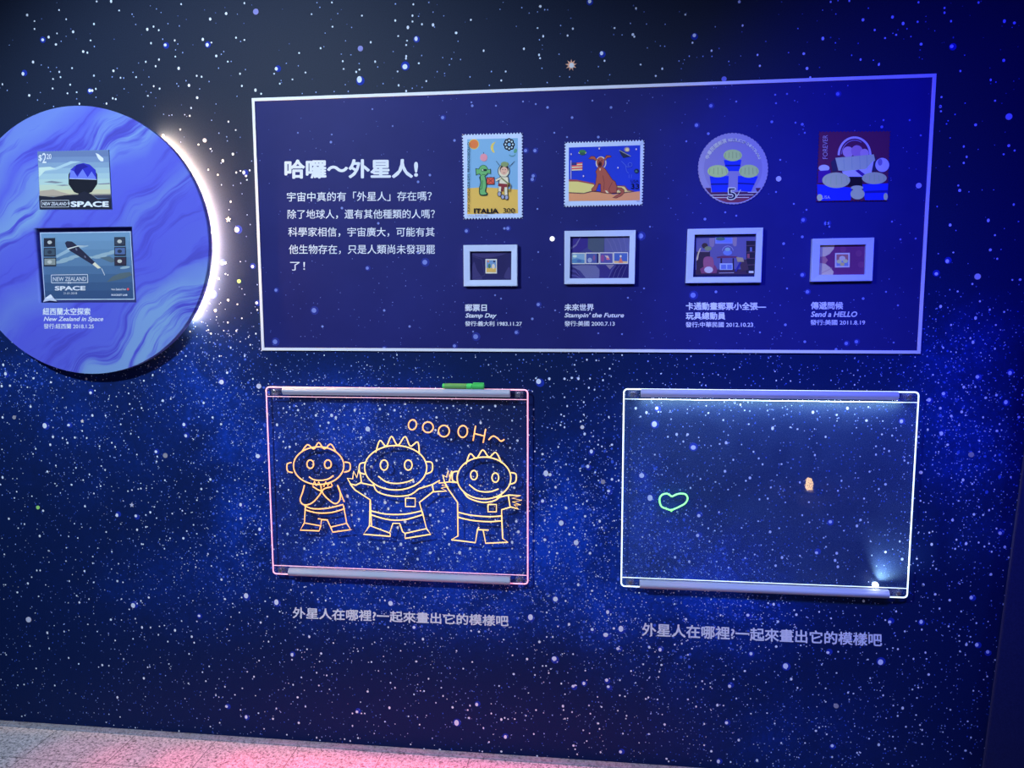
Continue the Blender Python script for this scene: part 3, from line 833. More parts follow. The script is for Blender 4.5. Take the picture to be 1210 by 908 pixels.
for j, (x, cs) in enumerate(((113, ((40, 44, 60), (70, 90, 110), (140, 150, 150))), (672, ((60, 70, 90), (85, 110, 165), (60, 50, 70))))):
    for i in range(3):
        y = (140, 218, 296)[i]
        p.rect((45, 50, 68), x + 6 * j, y, x + 92 + 4 * i, y + 70)
        p.rect(cs[i], x + 6 + 6 * j, y + 8, x + 86 + 4 * i, y + 58)
        p.ell((190, 195, 195) if i != 1 else (50, 60, 80), x + 48, y + 34, 18, 14)
p.frame(white_vinyl, 5, (175, 435), (465, 433), (467, 498), (177, 498))
p.text(white_vinyl, 'NEW ZEALAND', 190, 455, 452, 484, 0.006)
p.text(white_vinyl, 'IN', 308, 332, 490, 506, 0.01)
p.text(white_vinyl, 'SPACE', 203, 450, 524, 560, 0.045)
p.text(white_vinyl, '21.01.2018', 274, 382, 574, 590, 0.0)
p.text(white_vinyl, 'New Zealand Post', 655, 768, 545, 560, 0.02)
p.ell((235, 90, 110), 785, 552, 10)
p.text(white_vinyl, 'ROCKET LAB', 655, 780, 590, 605, 0.04)
p.done('picture', t)
# clear sleeve; the wrinkle highlight on its crumpled corner is painted white
m, nt, b = node_mat('clear_film')
nt.nodes.remove(b)
tr, gl, mx = nt.nodes.new('ShaderNodeBsdfTransparent'), nt.nodes.new('ShaderNodeBsdfGlossy'), nt.nodes.new('ShaderNodeMixShader')
gl.inputs['Roughness'].default_value = 0.12
mx.inputs[0].default_value = 0.05
nt.links.new(tr.outputs[0], mx.inputs[1])
nt.links.new(gl.outputs[0], mx.inputs[2])
nt.links.new(mx.outputs[0], nt.nodes['Material Output'].inputs[0])
film = m
bm = bmesh.new()
G = [[bm.verts.new((sx0 + (sx1 - sx0) * i / 20, -ob - 0.0075 - 0.0012 * math.sin(i * 1.3 + j * .6) - 0.0008 * math.sin(j * 1.7), sz0 + (sz1 - sz0) * j / 16)) for i in range(21)] for j in range(17)]
for j in range(16):
    for i in range(20):
        bm.faces.new((G[j][i], G[j][i + 1], G[j + 1][i + 1], G[j + 1][i]))
obj('sleeve', bm, film, t, True)
bm = bmesh.new()
pk = [p.P(x, y) for x, y in ((120, 652), (145, 620), (180, 590), (205, 610), (232, 648), (180, 640))]
cvs = [bm.verts.new((x, -ob - 0.010 - 0.004 * (k % 2), z)) for k, (x, z) in enumerate(pk)]
cc = bm.verts.new((sum(x for x, z in pk) / 6, -ob - 0.016, sum(z for x, z in pk) / 6))
for k in range(6):
    bm.faces.new((cvs[k], cvs[(k + 1) % 6], cc))
obj('sleeve_corner', bm, mat('film_highlight', (0.75, 0.76, 0.80), 0.25), t)['label'] = 'crumpled corner of the sleeve with its highlight painted white'

# ------------------------------------------------------------------ text panel
PQ = [W(297.3, 116.2, PANEL), W(1106.6, 87.6, PANEL), W(1086.6, 418, PANEL), W(310.2, 414.3, PANEL)]
tx0, tx1 = (PQ[0][0] + PQ[3][0]) / 2, (PQ[1][0] + PQ[2][0]) / 2
tz1, tz0 = (PQ[0][1] + PQ[1][1]) / 2, (PQ[2][1] + PQ[3][1]) / 2
panel = empty('text_panel', ((tx0 + tx1) / 2, 0, tz0), 'wide navy starry text panel with a thin white border and Chinese writing', 'panel')
m, nt, b = node_mat('panel_print')
vec = coords(nt)
nt.links.new(ramp(nt, [(0.35, (0.016, 0.018, 0.125)), (0.7, (0.021, 0.024, 0.155))], noise(nt, vec, 3.0, 4, 0.6)), b.inputs['Base Color'])
b.inputs['Roughness'].default_value = 0.5
b.inputs['Specular IOR Level'].default_value = 0.08
# panel board with its dim printed stars in one mesh
V = [(x, y, z) for y in (-0.0006, -PANEL + 0.0004) for x, z in ((tx0, tz0), (tx1, tz0), (tx1, tz1), (tx0, tz1))]
F = [(0, 1, 2, 3), (4, 5, 6, 7), (0, 1, 5, 4), (1, 2, 6, 5), (2, 3, 7, 6), (3, 0, 4, 7)]
MI = [0] * 6
panel_star = ink((0.21, 0.26, 0.62))
panel_halo = ink((0.028, 0.038, 0.27))
panel_dim = ink((0.10, 0.14, 0.42))


def pdot(px, py, r, mi, y):
    X, Z = W(px, py, PANEL)
    if not (tx0 + .006 < X < tx1 - .006 and tz0 + .006 < Z < tz1 - .006):
        return
    b0 = len(V)
    V.extend((X + r * math.cos(2 * PI * k / 9), y, Z + r * math.sin(2 * PI * k / 9)) for k in range(9))
    F.append(tuple(range(b0, b0 + 9)))
    MI.append(mi)


for sx, sy_, k in ((523, 139, 4), (508, 207, 3), (502, 310, 5), (325, 404, 5), (326, 343, 4), (371, 367, 5), (434, 317, 4), (454, 412, 4), (404, 246, 3), (447, 264, 3), (494, 215, 3), (352, 157, 2), (391, 168, 3), (440, 129, 2), (464, 149, 2), (465, 113, 3), (392, 159, 2), (381, 386, 3), (484, 386, 3), (454, 367, 3), (494, 299, 3),
                   (551, 273, 4), (600, 270, 4), (596, 270, 3), (632, 178, 4), (621, 178, 4), (630, 208, 4), (629, 212, 4), (537, 166, 3), (636, 360, 4), (629, 377, 3), (562, 398, 5), (610, 393, 4), (537, 409, 4), (676, 139, 3), (655, 157, 2), (670, 162, 2), (707, 162, 3), (635, 247, 2), (559, 392, 2), (757, 279, 5), (742, 352, 2), (735, 395, 2), (707, 394, 2), (636, 298, 2), (656, 367, 2), (768, 268, 2), (592, 353, 2), (585, 349, 2), (761, 341, 2),
                   (823, 148, 4), (837, 158, 3), (811, 167, 2), (948, 147, 3), (912, 144, 3), (951, 157, 2), (1042, 150, 3), (1044, 142, 2), (1075, 142, 2), (922, 189, 2), (917, 227, 2), (949, 260, 4), (978, 264, 4), (980, 268, 2), (938, 241, 2), (953, 248, 2), (833, 259, 3), (870, 255, 2), (857, 251, 2), (819, 349, 5), (948, 325, 4), (954, 345, 4), (976, 264, 4), (926, 288, 3), (948, 280, 3), (846, 345, 3), (930, 341, 2), (1020, 353, 3), (1061, 361, 2), (1047, 345, 2), (1000, 406, 4), (1012, 404, 4), (928, 384, 3), (898, 393, 2), (951, 404, 3), (988, 413, 3), (1056, 405, 2), (1082, 282, 2), (1054, 262, 2), (1064, 283, 2), (1088, 160, 2), (940, 145, 2), (990, 111, 4), (916, 112, 2), (930, 111, 2), (917, 122, 2), (939, 119, 1), (700, 119, 2), (722, 127, 3), (741, 122, 1), (743, 119, 1), (633, 123, 2), (647, 127, 3), (618, 120, 2), (558, 125, 3), (557, 121, 2), (586, 125, 2), (840, 125, 4), (870, 120, 2)):
    r = S_R[k] * 0.00255
    if k >= 4:
        pdot(sx + .6, sy_, r * 1.8, 2, -PANEL + 0.0002)
    pdot(sx, sy_, r, 1, -PANEL + 0.0001)
for i in range(1500):
    px, py = random.uniform(300, 1100), random.uniform(92, 416)
    dens = 0.25 + 0.55 * max(0, (py - 300) / 110) + (0.35 if px < 540 and py > 290 else 0)
    if random.random() < dens:
        pdot(px, py, 0.00255 * random.choice((.4, .45, .5, .6)), 3 if random.random() < .7 else 1, -PANEL + 0.00015)
me = bpy.data.meshes.new('board')
me.from_pydata(V, [], F)
link('board', me, panel, [m, panel_star, panel_halo, panel_dim])
me.polygons.foreach_set('material_index', MI)
bm = bmesh.new()
bw = 0.0085
for a in ((tx0, tx1, tz0, tz0 + bw), (tx0, tx1, tz1 - bw, tz1), (tx0, tx0 + bw, tz0 + bw, tz1 - bw), (tx1 - bw, tx1, tz0 + bw, tz1 - bw)):
    box(bm, a[0], a[1], -PANEL - 0.003, -PANEL + 0.0004, a[2], a[3])
obj('border', bm, mat('white_border', (0.82, 0.84, 0.86), 0.5), panel)['label'] = 'thin white raised border'

oT = PANEL + 0.0002
pr_ = Print(290, 80, 2.671, oT)
pr_.text(white_vinyl, '哈囉～外星人!', 123, 545, 290, 351, 0.034, dy=-2)
pr_.done('heading', panel)
for body, xa, xb, yc, h, dy in (('宇宙中真的有「外星人」存在嗎？', 131, 588, 408, 30, -3), ('除了地球人，還有其他種類的人嗎？', 133, 598, 463, 30, -1), ('科學家相信，宇宙廣大，可能有其', 135, 597, 519, 30, 0),
                                ('他生物存在，只是人類尚未發現罷', 137, 598, 574, 30, 0), ('了！', 141, 188, 627, 27, 0)):
    pr_ = Print(290, 80, 2.671, oT)
    pr_.text(white_vinyl, body, xa, xb, yc - h / 2, yc + h / 2, 0.006, dy=dy)
    pr_.done('sentence', panel)
for ox, oy, s, rows in (
        (530, 260, 5.04, (('郵票日', 98, 228, 502, 545, .027, 0), ('Stamp Day', 100, 286, 556, 590, .026, .25), ('發行:義大利 1983.11.27', 98, 437, 603, 633, .016, 0))),
        (530, 260, 5.04, (('未來世界', 690, 866, 500, 542, .027, 0), ("Stampin' the Future", 690, 1045, 553, 589, .026, .25), ('發行:美國 2000.7.13', 690, 990, 602, 633, .016, 0))),
        (790, 260, 3.781, (('卡通動畫郵票小全張—', 77, 436, 368, 403, .027, 0), ('玩具總動員', 77, 254, 412, 446, .027, 0), ('發行:中華民國 2012.10.23', 76, 378, 456, 480, .016, 0))),
        (790, 260, 3.781, (('傳遞問候', 635, 780, 366, 400, .027, 0), ('Send a HELLO', 635, 843, 409, 434, .026, .25), ('發行:美國 2011.8.19', 633, 878, 446, 470, .016, 0)))):
    pr_ = Print(ox, oy, s, oT)
    for body, xa, xb, ya, yb, bold, sh in rows:
        pr_.text(white_vinyl, body, xa, xb, ya, yb, bold, sh)
    pr_.done('caption', panel)

# ---- Italian stamp
crop = (540, 150, 7.9)
t, o_ = stamp_base('stamp_print', crop, ((46, 68), (615, 52), (615, 856), (60, 864)), 20, 28, PANEL + .0002, 0.0036, paper,
                   'tall Italian stamp print of a green figure and an astronaut, leftmost on the text panel')
p = Print(*crop, o_, (168, 192, 252))
p.poly((104, 160, 240), (95, 116), (568, 104), (568, 590), (96, 580))
p.poly((200, 178, 112), (96, 575), (250, 562), (420, 575), (568, 585), (570, 808), (96, 816))
p.ell((205, 200, 120), 158, 162, 48)
p.ell((205, 122, 92), 158, 162, 42)
p.poly((216, 206, 132), (360, 140), (325, 160), (314, 195), (330, 232), (352, 240), (340, 210), (342, 170), smooth=True)
for k in range(8):
    a = PI / 4 * k
    p.ell(BLK, 487 + 34 * math.cos(a), 165 + 38 * math.sin(a), 20, 22)
for k in range(8):
    a = PI / 4 * k
    p.ell((150, 185, 235), 487 + 34 * math.cos(a), 165 + 38 * math.sin(a), 9, 10)
p.ring((70, 130, 170), 8, 515, 248, 32, 26, 12, 20, 150)
p.ell((80, 150, 150), 545, 225, 14, 22, 20)
p.ell((190, 140, 190), 250, 287, 34, 36)
p.line(BLK, 5, (250, 252), (248, 238))
g, gd = (88, 162, 128), (24, 50, 60)
p.ell(gd, 247, 412, 46, 56)
p.poly(gd, (172, 388), (205, 392), (206, 440), (178, 456))
p.poly(gd, (285, 400), (316, 392), (318, 442), (285, 432))
p.poly(g, (178, 394), (212, 398), (212, 434), (184, 448))
p.poly(g, (278, 406), (310, 398), (312, 436), (278, 428))
p.poly(gd, (210, 465), (262, 460), (280, 540), (272, 600), (288, 622), (278, 642), (216, 640), (206, 580), (218, 520), smooth=True)
p.poly(g, (222, 462), (256, 460), (272, 540), (262, 604), (280, 626), (222, 632), (216, 580), (226, 520), smooth=True)
p.line(gd, 5, (238, 500), (232, 580), (210, 582))
p.ell(g, 247, 410, 40, 50)
p.rect(gd, 228, 395, 280, 415)
p.ell((150, 190, 200), 240, 404, 8, 7)
p.line(gd, 4, (232, 448), (266, 448))
p.rect(BLK, 276, 470, 352, 540)
p.rect((175, 82, 84), 281, 475, 348, 535)
p.line((90, 40, 50), 4, (281, 475), (348, 535))
p.line((90, 40, 50), 4, (281, 535), (348, 475))
p.line(BLK, 4, (402, 366), (366, 320))
p.line(BLK, 4, (488, 374), (538, 322))
p.ell(BLK, 437, 414, 56, 62)
p.ell((225, 228, 245), 437, 414, 50, 57)
p.ell((40, 30, 50), 440, 400, 40, 44)
p.ell((226, 190, 205), 440, 412, 34, 38)
p.ell(BLK, 428, 400, 4)
p.ell(BLK, 452, 400, 4)
p.line((120, 60, 80), 4, (430, 430), (450, 430))
p.ell((110, 140, 120), 447, 350, 36, 24)
p.poly(BLK, (398, 466), (482, 466), (490, 556), (384, 552))
p.poly((222, 226, 245), (404, 470), (476, 470), (484, 548), (392, 546))
p.line(BLK, 24, (405, 482), (365, 502))
p.line((222, 226, 245), 17, (405, 482), (362, 503))
p.line((100, 120, 90), 12, (410, 475), (478, 530))
p.poly((110, 48, 70), (386, 528), (484, 536), (478, 572), (436, 580), (430, 605), (412, 600), (412, 560), (388, 556))
p.line(BLK, 32, (402, 565), (398, 620))
p.line((222, 226, 245), 24, (402, 560), (398, 615))
p.line(BLK, 32, (458, 570), (462, 650))
p.line((222, 226, 245), 24, (456, 565), (460, 645))
for x, y in ((396, 628), (428, 655), (464, 660)):
    p.ell(BLK, x, y, 19, 24)
    p.ell((130, 150, 215), x, y, 14, 19)
p.ring((110, 110, 70), 8, 487, 565, 14, 38)
p.text(BLK, 'ITALIA', 160, 388, 763, 809, 0.03)
p.text(BLK, '300', 433, 540, 760, 806, 0.0)
p.text(BLK, 'XXV GIORNATA DEL FRANCOBOLLO', 98, 122, 148, 800, 0.0, rot90=True)
p.text((110, 120, 170), 'I.P.Z.S. ROMA 1983', 102, 285, 822, 836)
p.done('picture', t)

# ---- dog stamp
crop = (660, 160, 10.09)
t, o_ = stamp_base('stamp_print', crop, ((72, 80), (1027, 52), (1003, 835), (62, 856)), 27, 22, PANEL + .0002, 0.0036, paper,
                   'stamp print of a brown dog sitting under a blue sky')
p = Print(*crop, o_, (160, 186, 255))
p.poly((28, 54, 228), (122, 145), (975, 118), (970, 775), (122, 785))
p.poly((125, 70, 92), (122, 526), (220, 530), (420, 570), (440, 600), (122, 600))
p.poly((176, 186, 150), (122, 550), (230, 552), (420, 588), (440, 655), (300, 695), (122, 685))
p.poly((100, 60, 100), (690, 595), (790, 600), (836, 650), (910, 664), (830, 692), (690, 690))
p.poly((180, 182, 150), (690, 606), (785, 612), (822, 662), (890, 668), (830, 684), (690, 684))
p.poly((60, 40, 80), (122, 678), (300, 688), (400, 662), (560, 674), (700, 690), (900, 664), (900, 672), (700, 700), (300, 702), (122, 692))
p.poly((206, 152, 142), (122, 690), (300, 698), (400, 674), (560, 684), (650, 704), (760, 694), (970, 666), (970, 775), (122, 785))
d, dd = (132, 78, 88), (70, 36, 60)
p.poly(dd, (640, 745), (690, 715), (735, 690), (742, 665), (690, 655), (690, 620), (750, 622), (785, 650), (785, 690), (750, 725), (690, 752))
p.poly(d, (652, 743), (695, 720), (742, 694), (750, 662), (690, 648), (690, 630), (748, 630), (778, 654), (778, 688), (745, 720), (690, 746))
p.ell((225, 225, 245), 506, 326, 64, 74)
p.ell((60, 60, 190), 506, 330, 52, 64)
p.poly(dd, (352, 284), (385, 246), (430, 250), (462, 290), (442, 306), (415, 290))
p.poly(d, (362, 280), (388, 252), (428, 256), (455, 290), (442, 298), (415, 284))
p.poly(dd, (540, 286), (570, 234), (622, 240), (634, 262), (584, 270), (556, 304))
p.poly(d, (546, 285), (574, 242), (618, 246), (624, 258), (580, 264), (556, 298))
p.poly(dd, (470, 375), (440, 432), (452, 470), (436, 588), (390, 640), (396, 670), (448, 666), (482, 580), (498, 586), (502, 684), (590, 698), (694, 686), (702, 610), (676, 548), (642, 524), (562, 404), (530, 375))
p.poly(d, (476, 378), (446, 432), (458, 470), (442, 590), (396, 642), (402, 664), (444, 660), (478, 572), (504, 578), (508, 678), (590, 690), (688, 680), (695, 612), (670, 553), (638, 530), (556, 408), (526, 378))
p.line(dd, 5, (528, 480), (545, 560), (540, 650))
p.line(dd, 5, (640, 560), (600, 640), (620, 690))
p.ell(d, 500, 318, 46, 58)
p.ell(dd, 495, 345, 24, 36)
p.ell((40, 22, 40), 492, 345, 14, 12)
p.ell(BLK, 480, 302, 6)
p.ell(BLK, 515, 302, 6)
p.poly((230, 220, 235), (486, 396), (504, 396), (500, 420), (490, 420))
p.poly((235, 228, 240), (552, 660), (575, 660), (600, 688), (575, 690))
p.poly((235, 228, 240), (700, 660), (718, 652), (730, 670), (706, 674))
p.line((200, 205, 235), 7, (148, 300), (148, 522))
p.rect((40, 50, 150), 156, 325, 218, 362)
for i, c_ in enumerate(((190, 80, 110), (228, 225, 240), (190, 80, 110), (228, 225, 240), (190, 80, 110), (228, 225, 240))):
    y = 322 + i * 16
    x = 218 if i < 2 else 158
    p.poly(c_, (x, y + 6), (285, y), (285, y + 15), (x, y + 21))
p.ell((190, 200, 190), 285, 208, 50, 16)
p.ell((50, 110, 90), 285, 198, 42, 26)
p.ell((40, 80, 90), 285, 222, 34, 18)
p.ell((120, 120, 190), 815, 170, 34, 30)
p.ell((215, 210, 200), 818, 172, 22, 20)
p.poly((30, 40, 90), (722, 178), (760, 185), (860, 252), (770, 270), (740, 225))
p.line((120, 140, 170), 8, (722, 178), (790, 215), (862, 252))
p.ell((24, 40, 100), 930, 428, 30, 28)
p.poly((60, 110, 130), (908, 440), (925, 410), (945, 440))
for a in (((750, 310), (800, 360), (810, 430), (835, 455)), ((800, 370), (845, 385)), ((840, 470), (840, 510)), ((868, 470), (868, 510))):
    p.line((70, 100, 240), 5, *a)
p.ring((70, 100, 240), 5, 852, 352, 24)
for x, y in ((485, 160), (925, 168), (150, 226), (708, 388), (297, 488)):
    p.ell((180, 190, 255), x, y, 9, 12, n=6)
p.text((14, 18, 90), 'USA', 860, 955, 532, 565)
p.text(BLK, '33', 862, 960, 580, 640, 0.01)
p.text((50, 55, 110), '2000', 930, 965, 782, 794)
p.done('picture', t)

# ---- round stamp
crop = (815, 150, 9.56)
base = PANEL + .0002
cpx = [W(815 + (490 + 396 * math.cos(2 * PI * i / 240)) / 9.56, 150 + (472 + 404 * math.sin(2 * PI * i / 240)) / 9.56, base + .003) for i in range(240)]
cx_, cz_ = sum(q_[0] for q_ in cpx) / 240, sum(q_[1] for q_ in cpx) / 240
outl = []
for i, (x, z) in enumerate(cpx):
    k = 1 - 0.018 * max(0, math.sin(2 * PI * i / 240 * 60))
    outl.append((cx_ + (x - cx_) * k, cz_ + (z - cz_) * k))
t = empty('stamp_print', (cx_, -base, min(z for x, z in cpx)), 'round violet stamp print with a large number 5 and three blue pots', 'stamp print', 'enlarged stamp prints')
REF3 = (165, 165, 255)
slab('paper', outl, -base, -base - 0.003, mat('violet_paper', seen((128, 122, 206), REF3), 0.7, spec=0.1), t)
p = Print(*crop, base + 0.003, REF3)
p.ell((118, 112, 196), 490, 470, 330, 335, n=48)


def chord(c_, y0, y1):
    pts_ = []
    for i in range(9):
        y = y0 + (y1 - y0) * i / 8
        pts_.append((490 + 380 * math.sqrt(max(0, 1 - ((y - 472) / 388) ** 2)), y))
    p.poly(c_, *(pts_ + [(980 - x, y) for x, y in pts_[::-1]]))


chord((66, 34, 90), 690, 790)
chord((104, 48, 92), 790, 855)
p.poly((118, 112, 196), (240, 690), (740, 680), (760, 735), (240, 740))
for xa, xb, y in ((240, 720, 770), (255, 670, 800), (655, 770, 740)):
    p.line((205, 205, 240), 7, (xa, y), (xb, y - 2))
gr, bl, bld = (156, 176, 140), (26, 44, 226), (18, 26, 140)
for gx, gy, rx, ry, pot in ((485, 322, 105, 66, ((385, 375), (585, 372), (560, 500), (412, 500))),
                            (318, 502, 118, 70, ((225, 560), (440, 555), (432, 735), (250, 738))),
                            (668, 502, 112, 74, ((545, 555), (770, 560), (690, 735), (540, 720)))):
    p.poly(bl, *pot)
    (xa, ya), (xb, yb) = pot[0], pot[1]
    p.line(bld, 16, ((xa + pot[3][0]) / 2, (ya + pot[3][1]) / 2), ((xb + pot[2][0]) / 2, (yb + pot[2][1]) / 2))
    p.ell(gr, gx, gy, rx, ry)
    for k in range(-2, 3):
        p.line((128, 150, 112), 6, (gx + k * rx * .38, gy - ry * .62 + abs(k) * 8), (gx + k * rx * .42, gy + ry * .55 - abs(k) * 6))
for k, ch in enumerate('中華民國郵票REPUBLIC OF CHINA(TAIWAN)'):
    if ch == ' ':
        continue
    big = k < 6
    ang = -66 + (k * 9.6 if big else 58 + (k - 6) * 3.25)
    a = math.radians(ang)
    p.glyph((214, 214, 246), ch, 490 + 318 * math.sin(a), 470 - 322 * math.cos(a), 50 if big else 33, ang, 0.02)
p.text((235, 235, 255), '5', 418, 528, 684, 830, 0.05)
p.text((24, 24, 70), '5', 430, 516, 696, 818, 0.0)
p.line((225, 225, 250), 7, (525, 800), (575, 708))
p.done('picture', t)

# ---- red square stamp
crop = (960, 150, 9.56)
REF4 = (150, 150, 255)
t, o_ = stamp_base('stamp_print', crop, ((75, 52), (882, 46), (848, 838), (42, 848)), 20, 20, base, 0.0022,
                   mat('maroon_paper', seen((78, 30, 84), REF4), 0.7, spec=0.1),
                   'dark red square stamp print showing a basket, on the text panel')
p = Print(*crop, o_, REF4)
p.poly((80, 30, 84), (85, 62), (870, 56), (845, 560), (62, 560))
p.ring((172, 156, 246), 24, 475, 320, 178, 200, 24, 180, 360)
p.ring((130, 110, 200), 8, 475, 325, 150, 172, 24, 185, 300)
for x, y, r, c_ in ((400, 285, 62, (176, 140, 214)), (500, 275, 66, (150, 110, 190)), (585, 300, 50, (176, 140, 214))):
    p.ell(c_, x, y, r)
p.poly((44, 40, 90), (205, 400), (265, 350), (280, 500), (225, 510))
p.poly((44, 40, 90), (660, 350), (715, 330), (720, 500), (650, 500))
p.poly((176, 200, 206), (255, 352), (690, 312), (705, 380), (600, 480), (420, 505), (290, 495), smooth=False)
p.poly((165, 160, 248), (330, 505), (600, 478), (690, 380), (660, 540), (560, 600), (380, 590))
p.poly((60, 30, 150), (480, 495), (520, 485), (600, 545), (560, 560))
for x in (350, 440, 530, 610):
    p.line((130, 150, 170), 5, (x, 345 - (x - 350) * .09), (x + 6, 480))
p.rect((24, 18, 40), 400, 565, 560, 670)
p.ell((165, 160, 248), 785, 432, 78, 80)
p.ell((110, 100, 190), 760, 400, 26, 40)
p.ell((180, 175, 250), 128, 468, 62, 38)
p.poly((60, 24, 150), (62, 500), (200, 490), (200, 620), (58, 640))
p.poly((26, 40, 236), (50, 650), (440, 690), (430, 832), (55, 838))
p.poly((26, 40, 236), (560, 650), (852, 640), (842, 828), (590, 832))
p.poly((20, 24, 160), (590, 725), (846, 715), (846, 745), (590, 752))
p.ell((180, 200, 190), 265, 605, 158, 88)
p.ell((180, 200, 190), 695, 582, 140, 68)
for gx, gy, rx, ry in ((265, 605, 158, 88), (695, 582, 140, 68)):
    for k in range(-2, 3):
        p.line((146, 168, 150), 7, (gx + k * rx * .36, gy - ry * .66 + abs(k) * 10), (gx + k * rx * .40, gy + ry * .6 - abs(k) * 8))
p.ell((176, 196, 190), 505, 760, 80, 62)
p.ell((176, 196, 190), 500, 690, 70, 26)
p.ell((176, 196, 190), 78, 800, 32, 38)
p.ell((176, 196, 190), 822, 790, 24, 40)
p.text((150, 130, 200), 'FOREVER', 112, 168, 95, 365, 0.0, rot90=True)
p.text((170, 170, 255), 'USA', 105, 195, 780, 814)
p.done('picture', t)


# ------------------------------------------------------------------ framed stamps on the text panel
white_frame = mat('white_frame', (0.62, 0.70, 0.84), 0.4)
m, nt, b = node_mat('frame_glass')
nt.nodes.remove(b)
tr, gl, mx = nt.nodes.new('ShaderNodeBsdfTransparent'), nt.nodes.new('ShaderNodeBsdfGlossy'), nt.nodes.new('ShaderNodeMixShader')
gl.inputs['Roughness'].default_value = 0.03
fr = nt.nodes.new('ShaderNodeFresnel')
fr.inputs[0].default_value = 1.35
geo = nt.nodes.new('ShaderNodeNewGeometry')
nt.links.new(mth(nt, 'MULTIPLY', fr.outputs[0], mth(nt, 'SUBTRACT', 1.0, geo.outputs['Backfacing'])), mx.inputs[0])
nt.links.new(tr.outputs[0], mx.inputs[1])
nt.links.new(gl.outputs[0], mx.inputs[2])
nt.links.new(mx.outputs[0], nt.nodes['Material Output'].inputs[0])
glass = m


def picture_frame(crop, outer, inner, label, ref, depth=0.016):
    """mitred wooden frame from outer and inner quads (TL, TR, BR, BL in crop pixels)"""
    ox, oy, s = crop
    b0 = PANEL
    fo = [W(ox + x / s, oy + y / s, b0 + depth) for x, y in outer]
    fi = [W(ox + x / s, oy + y / s, b0 + depth) for x, y in inner]
    t = empty('picture_frame', (sum(q_[0] for q_ in fo) / 4, -b0, min(q_[1] for q_ in fo)), label, 'picture frame', 'white picture frames on the text panel')
    bm = bmesh.new()
    for e in range(4):
        f_ = (e + 1) % 4
        a = [bm.verts.new((x, y, z)) for (x, z), y in ((fo[e], -b0), (fo[e], -b0 - depth), (fi[e], -b0 - depth + .002), (fi[e], -b0 - .003))]
        c_ = [bm.verts.new((x, y, z)) for (x, z), y in ((fo[f_], -b0), (fo[f_], -b0 - depth), (fi[f_], -b0 - depth + .002), (fi[f_], -b0 - .003))]
        for k in range(4):
            bm.faces.new((a[k], a[(k + 1) % 4], c_[(k + 1) % 4], c_[k]))
    bmesh.ops.remove_doubles(bm, verts=bm.verts[:], dist=1e-5)
    bmesh.ops.bevel(bm, geom=[e for e in bm.edges if abs(e.verts[0].co.y - e.verts[1].co.y) < 1e-6 and e.verts[0].co.y < -b0 - depth + .0005], offset=0.0012, segments=2, affect='EDGES')
    obj('frame', bm, white_frame, t)
    slab('pane', fi, -b0 - 0.0085, -b0 - 0.0095, glass, t)
    ci = [W(ox + x / s, oy + y / s, b0 + 0.005) for x, y in inner]
    return t, Print(ox, oy, s, b0 + 0.0045, ref), fi


def backing(pr_, fi, c_):
    """mount sheet filling the frame opening (a little behind the lip)"""
    pr_._add([(x, z) for x, z in fi], c_)


# first frame: one small stamp on dark marbled card
t, p, fi = picture_frame((530, 260, 5.04), ((88, 150), (409, 147), (409, 394), (90, 395)), ((125, 187), (374, 186), (372, 357), (127, 358)),
                         'smallest of the white frames, one tiny blue and yellow stamp on dark card, leftmost', (170, 192, 252))
backing(p, fi, (34, 36, 104))
for a in (((132, 200), (230, 200), (350, 190), (300, 215), (200, 225)), ((132, 330), (150, 250), (170, 300), (200, 350), (140, 352)), ((330, 340), (360, 280), (370, 320), (366, 350))):
    p.poly((52, 54, 130), *a, smooth=True)
p.line((46, 48, 120), 5, (140, 215), (200, 235), (215, 330), (150, 350))
p.done('mount', t)
p = Print(530, 260, 5.04, PANEL + 0.0052, (170, 192, 252))
p.rect((200, 212, 250), 220, 233, 288, 319)
p.rect((96, 140, 225), 226, 240, 283, 290)
p.rect((205, 178, 120), 226, 286, 283, 312)
p.ell((60, 110, 120), 243, 275, 8, 14)
p.ell((215, 215, 240), 267, 277, 9, 15)
p.ell((40, 50, 110), 272, 248, 6)
p.ell((200, 130, 110), 236, 247, 6)
p.done('stamp', t)['label'] = 'small blue and yellow stamp'

# second frame: strip of four stamps on violet marbled card
t, p, fi = picture_frame((660, 265, 11.79), ((82, 95), (1076, 82), (1060, 832), (80, 836)), ((163, 172), (992, 165), (978, 752), (155, 756)),
                         'white frame with a strip of four small stamps on violet marbled card', (168, 186, 252))
backing(p, fi, (52, 56, 150))
p.poly((46, 40, 150), (165, 180), (300, 178), (410, 180), (405, 320), (300, 390), (165, 395))
p.poly((92, 96, 176), (165, 330), (240, 280), (300, 180), (312, 180), (250, 300), (180, 350))
p.poly((62, 78, 126), (410, 175), (640, 170), (630, 390), (480, 388), (410, 340))
p.poly((78, 86, 170), (640, 170), (985, 168), (982, 385), (640, 392))
p.poly((88, 96, 178), (180, 585), (330, 570), (520, 575), (590, 660), (560, 750), (380, 750), (300, 650))
p.poly((46, 44, 140), (570, 570), (690, 575), (730, 640), (690, 750), (570, 750))
p.poly((112, 112, 170), (660, 570), (780, 565), (715, 630))
p.poly((32, 30, 118), (800, 565), (978, 560), (976, 750), (700, 750), (760, 640))
for k in range(4):
    p.line((74, 74, 176) if k % 2 else (38, 34, 120), 12, (165, 610 + k * 34), (240, 630 + k * 30), (310, 740 + k * 4))
    p.line((84, 88, 160), 5, (700 + k * 60, 745), (740 + k * 60, 640), (800 + k * 50, 575))
    p.line((96, 104, 184), 5, (660 + k * 80, 180), (720 + k * 70, 280), (760 + k * 60, 380))
p.done('mount', t)
